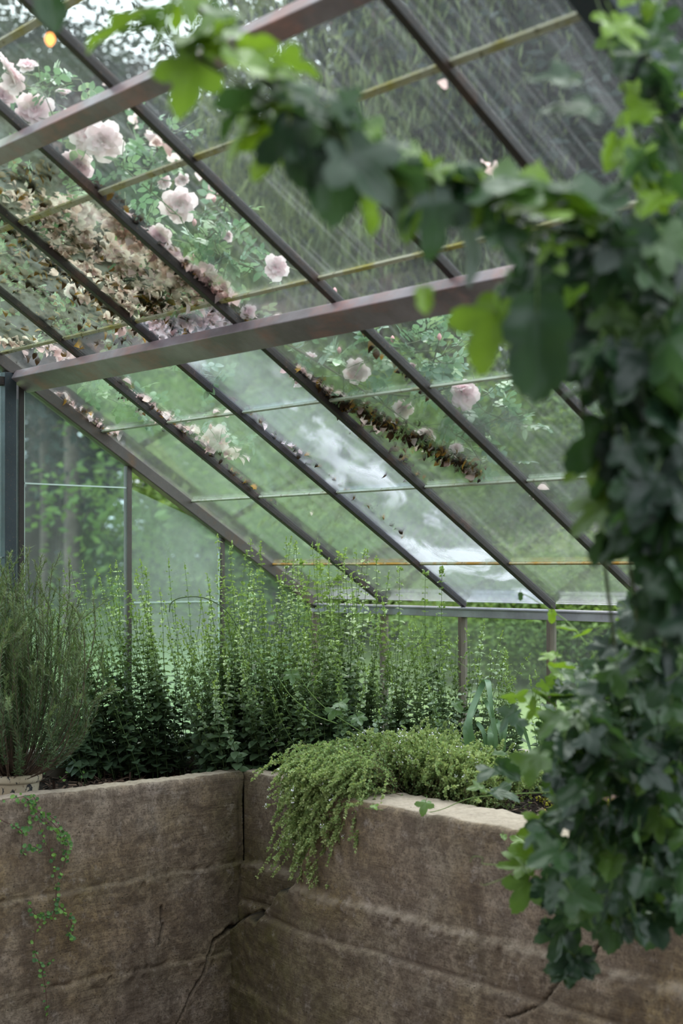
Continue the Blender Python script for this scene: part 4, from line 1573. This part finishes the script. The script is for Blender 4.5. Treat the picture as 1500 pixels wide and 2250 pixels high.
# ---- wirevine hanging over the left wall
M['wire_leaf'] = mat_leaf('round_leaf', (.05, .14, .05), (.12, .27, .08), (.22, .42, .08), .35, .5)
M['wire_stem'] = mat_simple('red_brown_stem', (.10, .045, .035), .7)
a = np.linspace(0, 2 * PI, 11)
RL = fan(np.column_stack([.5 * np.sin(a), .5 - .5 * np.cos(a)]), lambda x, y: .12 * abs(x) * 2, (.5, 1.0))
o = thing('trailing_vine', 'delicate creeping vine with small round leaves hanging down the left wall', 'vine', on_axis(68, 1745, 0, .70))
o2 = [  # pixel paths on the wall face
    [(55, 1752), (66, 1765), (78, 1790), (95, 1840), (112, 1880), (122, 1930), (124, 1975), (114, 2020)],
    [(60, 1755), (75, 1775), (100, 1795), (122, 1815), (142, 1845), (145, 1880), (136, 1915), (122, 1950)],
    [(70, 1775), (90, 1800), (118, 1825), (138, 1850), (140, 1890)],
    [(0, 1800), (30, 1815), (48, 1830), (48, 1860), (52, 1880)],
    [(62, 1760), (64, 1790), (60, 1815), (50, 1830)],
    [(122, 1950), (120, 1985), (105, 2015), (82, 2035), (75, 2080), (88, 2120), (100, 2170), (104, 2240)],
    [(122, 1985), (145, 2005), (160, 2040), (155, 2070)],
    [(80, 1765), (70, 1748), (40, 1752), (5, 1757)],
    [(105, 2015), (80, 2010), (65, 1990)], [(92, 1800), (104, 1790), (128, 1810), (146, 1850), (150, 1862)], [(150, 2035), (150, 2070)], [(92, 2120), (112, 2110)], [(60, 1870), (75, 1860), (85, 1870)]]
P, D, Nn, S, T = [], [], [], [], []
sm = MB()
for pl in o2:
    pts = [on_axis(x_, y_, 0, .765) for x_, y_ in pl]
    s = spline(pts, 10 * len(pl))
    sm.add(*tube(s, .0013, 4))
    for i in range(2, len(s), 2):
        for _ in range(RND.choice([0, 1, 1, 2])):
            d_ = unit(NR.normal(size=3) * [.6, 1, 1] + [.3, 0, -.1])
            d_[0] = abs(d_[0])
            P.append(s[i] + d_ * .006); D.append(d_); Nn.append(unit(np.array([1.0, -.3, .5]) + NR.normal(size=3) * .4)); S.append(RND.uniform(.008, .017)); T.append(RND.random())
lv = MB()
lv.scatter(RL, P, frames(D, Nn), np.array(S), T)
lv.build('foliage', M['wire_leaf'], o)
sm.build('stem', M['wire_stem'], o)
# seedlings on the mulch
for i, (px, py) in enumerate(((100, 1705), (143, 1722), (179, 1726), (230, 1708), (85, 1717))):
    r = ray(px, py)
    c = CAM + r * ((1.145 - 2.0) / r[2])
    o = thing('seedling', ('tiny round-leaved seedling beside the enamel pot', 'pair of small round leaves on the mulch', 'lone small round leaf on the mulch near the wall edge', 'upright seedling farthest right on the left mulch', 'seedling touching the pot side')[i], 'seedling', c, 'seedlings on the left mulch')
    mb = MB()
    P = [c + [RND.gauss(0, .012), RND.gauss(0, .012), .008 + .02 * k] for k in range(3)]
    mb.scatter(RL, P, frames(rdir(3), rdir(3, 3)), np.full(3, .014), NR.random(3))
    mb.build('leaf_pair', M['wire_leaf'], o)
    mb = MB()
    mb.add(*tube(np.array([c - [0, 0, .02], c + [0, 0, .02], P[-1]]), .0008, 4))
    mb.build('stalk', M['wire_stem'], o)
# ================================================================ HOP VINES INSIDE
def hop_outline(lobes, serr=.035, k=60, seed=1):
    rng = np.random.default_rng(seed)
    th = np.linspace(-PI * .94, PI * .94, k)
    out = []
    for i, a in enumerate(th):
        r = .24
        for (c, L, w) in lobes:
            d = abs(a - c)
            if d < w:
                r = max(r, .24 + (L - .24) * (.84 * (1 - (d / w) ** 2) ** .75 + .16 * math.exp(-d / .08)))
        r *= 1 + serr * (1 if i % 2 else -1) * min(1, r * 2)
        out.append((r * math.sin(a), r * math.cos(a)))
    return np.array(out)


def hop_tpl(kind, seed):
    rng = np.random.default_rng(seed)
    if kind == 3:
        lo = [(0, 1.0, .66), (1.08, .80, .60), (-1.08, .80, .60), (2.2, .42, .8), (-2.2, .42, .8)]
    elif kind == 5:
        lo = [(0, 1.0, .50), (.88, .86, .46), (-.88, .86, .46), (1.7, .62, .48), (-1.7, .62, .48), (2.5, .35, .4), (-2.5, .35, .4)]
    else:
        lo = [(0, 1.0, .80), (.95, .46, .75), (-.95, .46, .75), (2.0, .32, .8), (-2.0, .32, .8)]
    a, b, c = rng.uniform(.1, .3), rng.uniform(-.15, .35), rng.uniform(0, 6)
    z = lambda x, y: a * abs(x) - b * y * y + .035 * math.sin(9 * x + c) + .03 * math.sin(11 * y + c)
    return fan(hop_outline(lo, .028, 74, seed), z, (.45, .8, 1.0))


HOPT = [hop_tpl(3, 1), hop_tpl(3, 2), hop_tpl(5, 3), hop_tpl(1, 4), hop_tpl(3, 5)]
M['hop_leaf'] = mat_leaf('hop_leaf', (.014, .038, .024), (.036, .090, .035), (.21, .37, .03), .47, .36, (1, 1, .28), .5)
M['hop_stem'] = mat_leaf('hop_bine', (.045, .055, .03), (.16, .26, .06), None, .05, .7)
VIEW = -FW


class Vine:
    def __init__(self, label, base):
        self.o = thing('hop_vine', label, 'hop vine', base, 'hop vines inside the glasshouse')
        self.lf, self.st, self.td = MB(), MB(), MB()
        self.items = []

    def leaf(self, p, d, n, s, t_, kind=None):
        self.items.append((np.asarray(p, float), unit(d), unit(n), s, t_, RND.randrange(5) if kind is None else kind))

    def stem(self, pts, r0, r1, t0=.2):
        s = spline(pts, 8 * len(pts))
        m_ = MB()
        m_.add(*tube(s, np.linspace(r0, r1, len(s)), 7), t0)
        m_.build('bine', M['hop_stem'], self.o)
        return s

    def tendril(self, pts, r=.0014):
        s = spline(pts, 8 * len(pts))
        self.td.add(*tube(s, np.linspace(r, r * .5, len(s)), 5), .9)

    def done(self):
        for k in range(5):
            it = [i for i in self.items if i[5] == k]
            if it:
                P, D, Nn, S, T, _ = zip(*it)
                self.lf.scatter(HOPT[k], P, frames(D, Nn), np.array(S), T)
        for p, d, n, s, t_, _ in self.items:      # leaf stalks
            back = p - d * s * .30 + np.array([0, 0, s * .25])
            self.st.add(*tube(np.array([back, (p + back) / 2 + [0, 0, .004], p]), .0011, 4), .8)
        self.lf.build('foliage', M['hop_leaf'], self.o)
        if self.st.n:
            self.st.build('leaf_stalk', M['hop_stem'], self.o)['kind'] = 'stuff'
        if self.td.n:
            self.td.build('tendril', M['hop_stem'], self.o)


def fill(v, poly, n, d0, d1, s0, s1, t0, t1, up=.7, tow=.5, tipdown=1.0, side=.6):
    pts = in_band(poly, n)
    for x, y in pts:
        D = RND.uniform(d0, d1)
        p = at(x, y, D)
        d = np.array([0, 0, -tipdown]) + VIEW * RND.uniform(0, .7) + RT * RND.gauss(0, side) + NR.normal(size=3) * .25
        nn = np.array([0, 0, up]) + VIEW * tow + NR.normal(size=3) * .4
        v.leaf(p, d, nn, RND.uniform(s0, s1), min(1, max(0, RND.uniform(t0, t1))))


# the long arching bine across the roof
v = Vine('hop bine arching across the view beneath the roof from upper left to the right mass', at(1520, 600, 2.5))
bine = [(230, -60, 2.35), (330, 30, 2.3), (440, 130, 2.25), (540, 190, 2.2), (640, 245, 2.15), (760, 310, 2.15), (880, 385, 2.2), (1000, 435, 2.25), (1120, 475, 2.3), (1260, 520, 2.35), (1400, 560, 2.45), (1540, 620, 2.55)]
s = v.stem([at(*q) for q in bine], .0028, .0035)
v.stem([at(260, -60, 2.34), at(350, 80, 2.26), at(470, 140, 2.24), at(560, 215, 2.2), at(700, 280, 2.14), at(900, 400, 2.2), at(1150, 500, 2.32)], .002, .002)
LV = [  # attach px,py -> tip px,py, length px, tint, kind, facing (1 = seen from below, backlit)
    (305, 35, 192, 100, .75, 3), (100, -30, 120, 62, .1, 3), (400, -20, 430, 40, .8, 0), (395, 20, 385, 66, .9, 3), (500, 55, 455, 95, .9, 0), (470, 20, 520, 70, .6, 1), (440, 90, 350, 150, .3, 0), (430, 140, 395, 255, .75, 1),
    (445, 80, 540, 60, .7, 0), (560, 200, 470, 280, .25, 0), (530, 140, 650, 175, .85, 1), (560, 270, 470, 355, .8, 0), (610, 300, 560, 395, .95, 2), (620, 190, 690, 260, .4, 1), (640, 280, 655, 410, .15, 0), (650, 240, 760, 300, .35, 4),
    (720, 310, 735, 490, .1, 3), (700, 260, 800, 330, .4, 0), (800, 440, 822, 520, .85, 3), (770, 340, 850, 450, .15, 1), (860, 370, 900, 480, .2, 0), (790, 300, 880, 330, .6, 4), (880, 350, 980, 380, .7, 4), (905, 470, 890, 530, .7, 3),
    (950, 450, 960, 570, .15, 0), (1010, 450, 1070, 600, .15, 0), (970, 390, 1090, 420, .7, 4), (1050, 420, 1170, 370, .5, 0), (1100, 430, 1230, 400, .6, 4), (1090, 500, 1140, 590, .2, 1), (1150, 450, 1310, 435, .9, 4), (1330, 450, 1220, 540, .35, 0),
    (1200, 470, 1290, 440, .7, 0), (1000, 400, 1060, 370, .8, 4), (680, 320, 700, 400, .2, 1), (585, 250, 640, 330, .6, 0), (330, 60, 260, 70, .6, 3), (932, 640, 934, 685, .9, 3), (1250, 420, 1390, 470, .4, 0),
    (1085, 690, 1040, 810, .8, 0), (1180, 690, 1182, 875, .1, 3), (1090, 670, 1110, 740, .75, 1), (1250, 180, 1160, 160, .2, 4), (1290, 250, 1200, 220, .25, 0)]
for (x0, y0, x1, y1, tt_, kd) in LV:
    D = float(np.interp(x0, [q[0] for q in bine], [q[2] for q in bine])) + RND.uniform(-.06, .04)
    a, b = at(x0, y0, D), at(x1, y1, D + RND.uniform(-.02, .06))
    L = float(np.linalg.norm(b - a))
    v.leaf(a, b - a, VIEW * .55 + np.array([0, 0, .8]) + NR.normal(size=3) * .2, L * 1.12, tt_, kd)
for i in range(52):
    u = RND.uniform(.08, .86)
    q = s[int(u * (len(s) - 1))] + NR.normal(size=3) * .022 + [0, 0, .015]
    d = RT * RND.gauss(0, .8) + VIEW * RND.gauss(.2, .5) + np.array([0, 0, RND.uniform(-.9, .15)])
    v.leaf(q, d, np.array([0, 0, 1.0]) + VIEW * .25 + NR.normal(size=3) * .35, RND.uniform(.035, .075), RND.uniform(.0, 1.0))
v.tendril([at(1120, 815, 2.6), at(1145, 870, 2.6), at(1170, 915, 2.6), at(1185, 925, 2.6), at(1240, 925, 2.6), at(1290, 905, 2.6)], .0022)
v.tendril([at(1170, 915, 2.6), at(1185, 905, 2.6), at(1195, 900, 2.6)])
v.done()

v = Vine('hop vine climbing the upper right corner in front of the thick dark rafter', at(1480, 480, 2.6))
v.stem([at(1500, 620, 2.6), at(1440, 420, 2.6), at(1390, 260, 2.6), at(1340, 90, 2.65), at(1290, -60, 2.7)], .003, .002)
v.stem([at(1470, 600, 2.5), at(1500, 380, 2.55), at(1430, 200, 2.6), at(1400, -40, 2.7)], .003, .002)
fill(v, [(1320, -30), (1330, 80), (1400, 220), (1400, 420), (1500, 480), (1530, 480), (1530, -30)], 46, 2.45, 2.75, .05, .085, .0, 1.0, .6, .4, .7, .8)
fill(v, [(1330, 280), (1400, 270), (1440, 440), (1390, 470)], 5, 2.5, 2.6, .05, .07, .85, 1.0, .6, .4, .9, .5)
v.done()

v = Vine('dense dark curtain of hop leaves hanging down the right side', at(1480, 1400, 2.7))
for k in range(5):
    x0 = 1290 + k * 55
    v.stem([at(x0 + 60, 1420, 2.9), at(x0 + 20, 1100, 2.8), at(x0 - 20, 800, 2.7), at(x0, 520, 2.55)], .004, .003)
fill(v, [(1115, 620), (1200, 530), (1530, 470), (1530, 760), (1290, 780), (1240, 700), (1140, 690), (1110, 660)], 140, 2.35, 2.95, .065, .10, -.3, .6)
fill(v, [(1300, 740), (1530, 740), (1530, 1000), (1340, 980), (1370, 900), (1300, 800)], 95, 2.4, 3.0, .065, .10, -.4, .35)
fill(v, [(1400, 930), (1530, 960), (1530, 1400), (1455, 1330), (1430, 1250), (1380, 1180), (1410, 1080), (1350, 1020)], 115, 2.4, 3.0, .065, .10, -.4, .4)
for x0, y0, x1, y1, tt_ in ((1300, 1010, 1240, 1060, .9), (1330, 960, 1300, 1010, .95), (1400, 1060, 1370, 1120, .95), (1330, 1100, 1260, 1180, .7), (1370, 820, 1345, 850, .95), (1320, 880, 1420, 920, .1), (1330, 960, 1350, 1120, .1), (1340, 1180, 1300, 1240, .3), (1390, 1150, 1330, 1230, .2), (1290, 860, 1235, 870, .4)):
    a, b = at(x0, y0, 2.6), at(x1, y1, 2.6)
    v.leaf(a, b - a, VIEW * .5 + np.array([0, 0, .8]) + NR.normal(size=3) * .2, float(np.linalg.norm(b - a)) * 1.1, tt_)
v.done()

v = Vine('broad hop mass tumbling over the right planter wall', (2.7, -.85, 1.15))
for k in range(6):
    x0 = 1290 + k * 45
    v.stem([(2.3 + .12 * k, -.8, 1.13), at(x0, 1600, 3.8), at(x0 + 20, 1750, 3.6), at(x0 + 10, 1950, 3.55)], .003, .0015)
fill(v, [(1380, 1300), (1500, 1290), (1530, 1300), (1530, 1700), (1230, 1700), (1240, 1600), (1310, 1480)], 230, 3.1, 3.75, .06, .092, -.1, .7, 1.0, .25, .5, .9)
fill(v, [(1240, 1570), (1530, 1640), (1530, 2000), (1340, 2060), (1200, 1950), (1180, 1840), (1250, 1740), (1150, 1680)], 250, 3.15, 3.7, .055, .088, -.1, .65, .9, .35, .6, .8)
fill(v, [(1120, 1540), (1260, 1450), (1300, 1480), (1250, 1650), (1100, 1720), (1080, 1690)], 34, 3.8, 4.3, .055, .085, .2, .8, 1.0, .15, .3, .9)
fill(v, [(1150, 1340), (1400, 1340), (1350, 1480), (1200, 1480)], 9, 3.7, 4.1, .04, .065, .7, 1.0, 1.0, .1, .2, .9)
for x0, y0, x1, y1, tt_, kd in ((1230, 2040, 1215, 2110, .2, 2), (1200, 2030, 1210, 2060, .1, 1), (1255, 2000, 1260, 2080, .15, 2), (1430, 1980, 1425, 2080, .1, 3), (1260, 2120, 1205, 2125, .3, 0), (1250, 2125, 1250, 2170, .2, 1), (1265, 2110, 1315, 2130, .3, 0), (1265, 2105, 1300, 2150, .1, 1), (1250, 2110, 1215, 2155, .25, 1),
                       (1340, 2010, 1340, 2090, .15, 3), (1160, 1940, 1130, 2000, .6, 0), (1180, 1880, 1130, 1860, .8, 0), (1200, 1820, 1140, 1835, .9, 2), (1150, 1900, 1095, 1905, .75, 2)):
    a, b = at(x0, y0, 3.7), at(x1, y1, 3.68)
    v.leaf(a, b - a, VIEW * .7 + np.array([0, 0, .6]) + NR.normal(size=3) * .2, float(np.linalg.norm(b - a)) * 1.15, tt_, kd)
v.tendril([at(1150, 1895, 3.75), at(1115, 1925, 3.75), at(1080, 1940, 3.75), at(1062, 1945, 3.75), at(1055, 1940, 3.75)])
v.tendril([at(1120, 1900, 3.8), at(1062, 1898, 3.9), at(1060, 1885, 3.9), at(1040, 1882, 3.9), at(1032, 1895, 3.9)])
v.done()

# small shoots reaching out over the beds
v = Vine('thin hop shoot reaching up to the eave beam with a single heart-shaped leaf', at(1340, 1500, 4.0))
v.stem([at(1345, 1490, 3.9), at(1300, 1430, 4.0), at(1250, 1370, 4.1), at(1215, 1345, 4.15), at(1160, 1310, 4.2), at(1135, 1303, 4.2)], .0022, .0012, .9)
v.leaf(at(1212, 1345, 4.14), at(1212, 1372, 4.14) - at(1212, 1345, 4.14), VIEW, .036, 1.0, 3)
v.leaf(at(1143, 1305, 4.2), at(1143, 1325, 4.2) - at(1143, 1305, 4.2), VIEW + np.array([0, 0, .3]), .022, .5, 3)
v.tendril([at(1314, 1495, 3.95), at(1300, 1440, 3.95), at(1280, 1405, 3.95), at(1262, 1398, 3.95), at(1250, 1402, 3.95)])
v.leaf(at(1330, 1435, 4.0), at(1285, 1450, 4.0) - at(1330, 1435, 4.0), np.array([0, 0, 1.0]) + VIEW * .5, .055, .8, 0)
v.done()
v = Vine('hop shoot crossing the herb stand with three lobed leaves', (1.15, -.62, bed_z(1.15, -.62)))
v.stem([at(840, 1640, 5.35), at(780, 1600, 5.35), at(720, 1560, 5.35), at(680, 1520, 5.35), at(655, 1480, 5.35)], .002, .0013, .9)
v.stem([at(740, 1590, 5.38), at(690, 1570, 5.38), at(640, 1530, 5.38), at(605, 1480, 5.4)], .0022, .0013, .9)
for x0, y0, x1, y1, kd in ((640, 1480, 645, 1512, 2), (736, 1560, 722, 1580, 0), (785, 1575, 795, 1597, 2), (745, 1545, 760, 1552, 0), (1000, 1545, 1015, 1570, 3)):
    a, b = at(x0, y0, 5.3), at(x1, y1, 5.26)
    v.leaf(a, b - a, VIEW * .6 + np.array([0, 0, .8]), .052, .62, kd)
v.done()
v = Vine('hop runner lying on the wall top with one pale lobed leaf', at(1180, 1770, 4.5))
v.stem([at(1230, 1740, 4.3), at(1120, 1745, 4.6), at(1030, 1755, 4.75), at(940, 1785, 4.78), at(800, 1776, 4.95)], .002, .001, .9)
for x0, y0, x1, y1, kd, tt_, s_ in ((935, 1765, 925, 1790, 0, .7, .05), (820, 1770, 835, 1782, 0, .9, .025), (1060, 1735, 1010, 1725, 4, .7, .06), (1090, 1740, 1150, 1750, 0, .45, .08), (1110, 1660, 1060, 1650, 3, .6, .05), (1100, 1690, 1140, 1700, 0, .4, .06), (1105, 1835, 1110, 1850, 3, .8, .03), (1150, 1850, 1115, 1862, 0, .85, .06), (1190, 1830, 1230, 1850, 2, .9, .055)):
    a, b = at(x0, y0, 4.7 if x0 < 1000 else 4.4), at(x1, y1, 4.66 if x0 < 1000 else 4.36)
    v.leaf(a, b - a, VIEW * .4 + np.array([0, 0, 1.0]), s_, tt_, kd)
v.done()

# ---- small warm bulb at the upper left
bp = at(110, 86, 3.1)
o = thing('light_bulb', 'small glowing warm bulb hanging by the upper left rafter', 'bulb', bp)
mb = MB()
zz = np.linspace(0, 1, 9)
mb.add(*tube(bp + np.outer(zz - .5, [0, 0, .030]), .011 * np.sin(PI * (zz * .92 + .04)) ** .7, 12))
t = NT('glowing_bulb')
e = t.n('Emission', Strength=3.0)
e.inputs[0].default_value = (1.0, .38, .10, 1)
mb.build('globe', t.done(e.outputs[0]), o)
mb = MB()
mb.add(*tube(bp + np.array([[0, 0, .012], [0, 0, .030], [0, 0, .034]]), .007, 10))
mb.build('socket', mat_simple('black_socket', (.02, .02, .02), .5), o)
mb = MB()
top = roof(bp[0], bp[1], -.02)
mb.add(*tube(spline([bp + [0, 0, .03], bp + [.005, 0, .10], [bp[0] + .01, bp[1], max(top[2], bp[2] + .2)]], 10), .0015, 6))
mb.build('wire', bpy.data.materials['black_socket'], o)
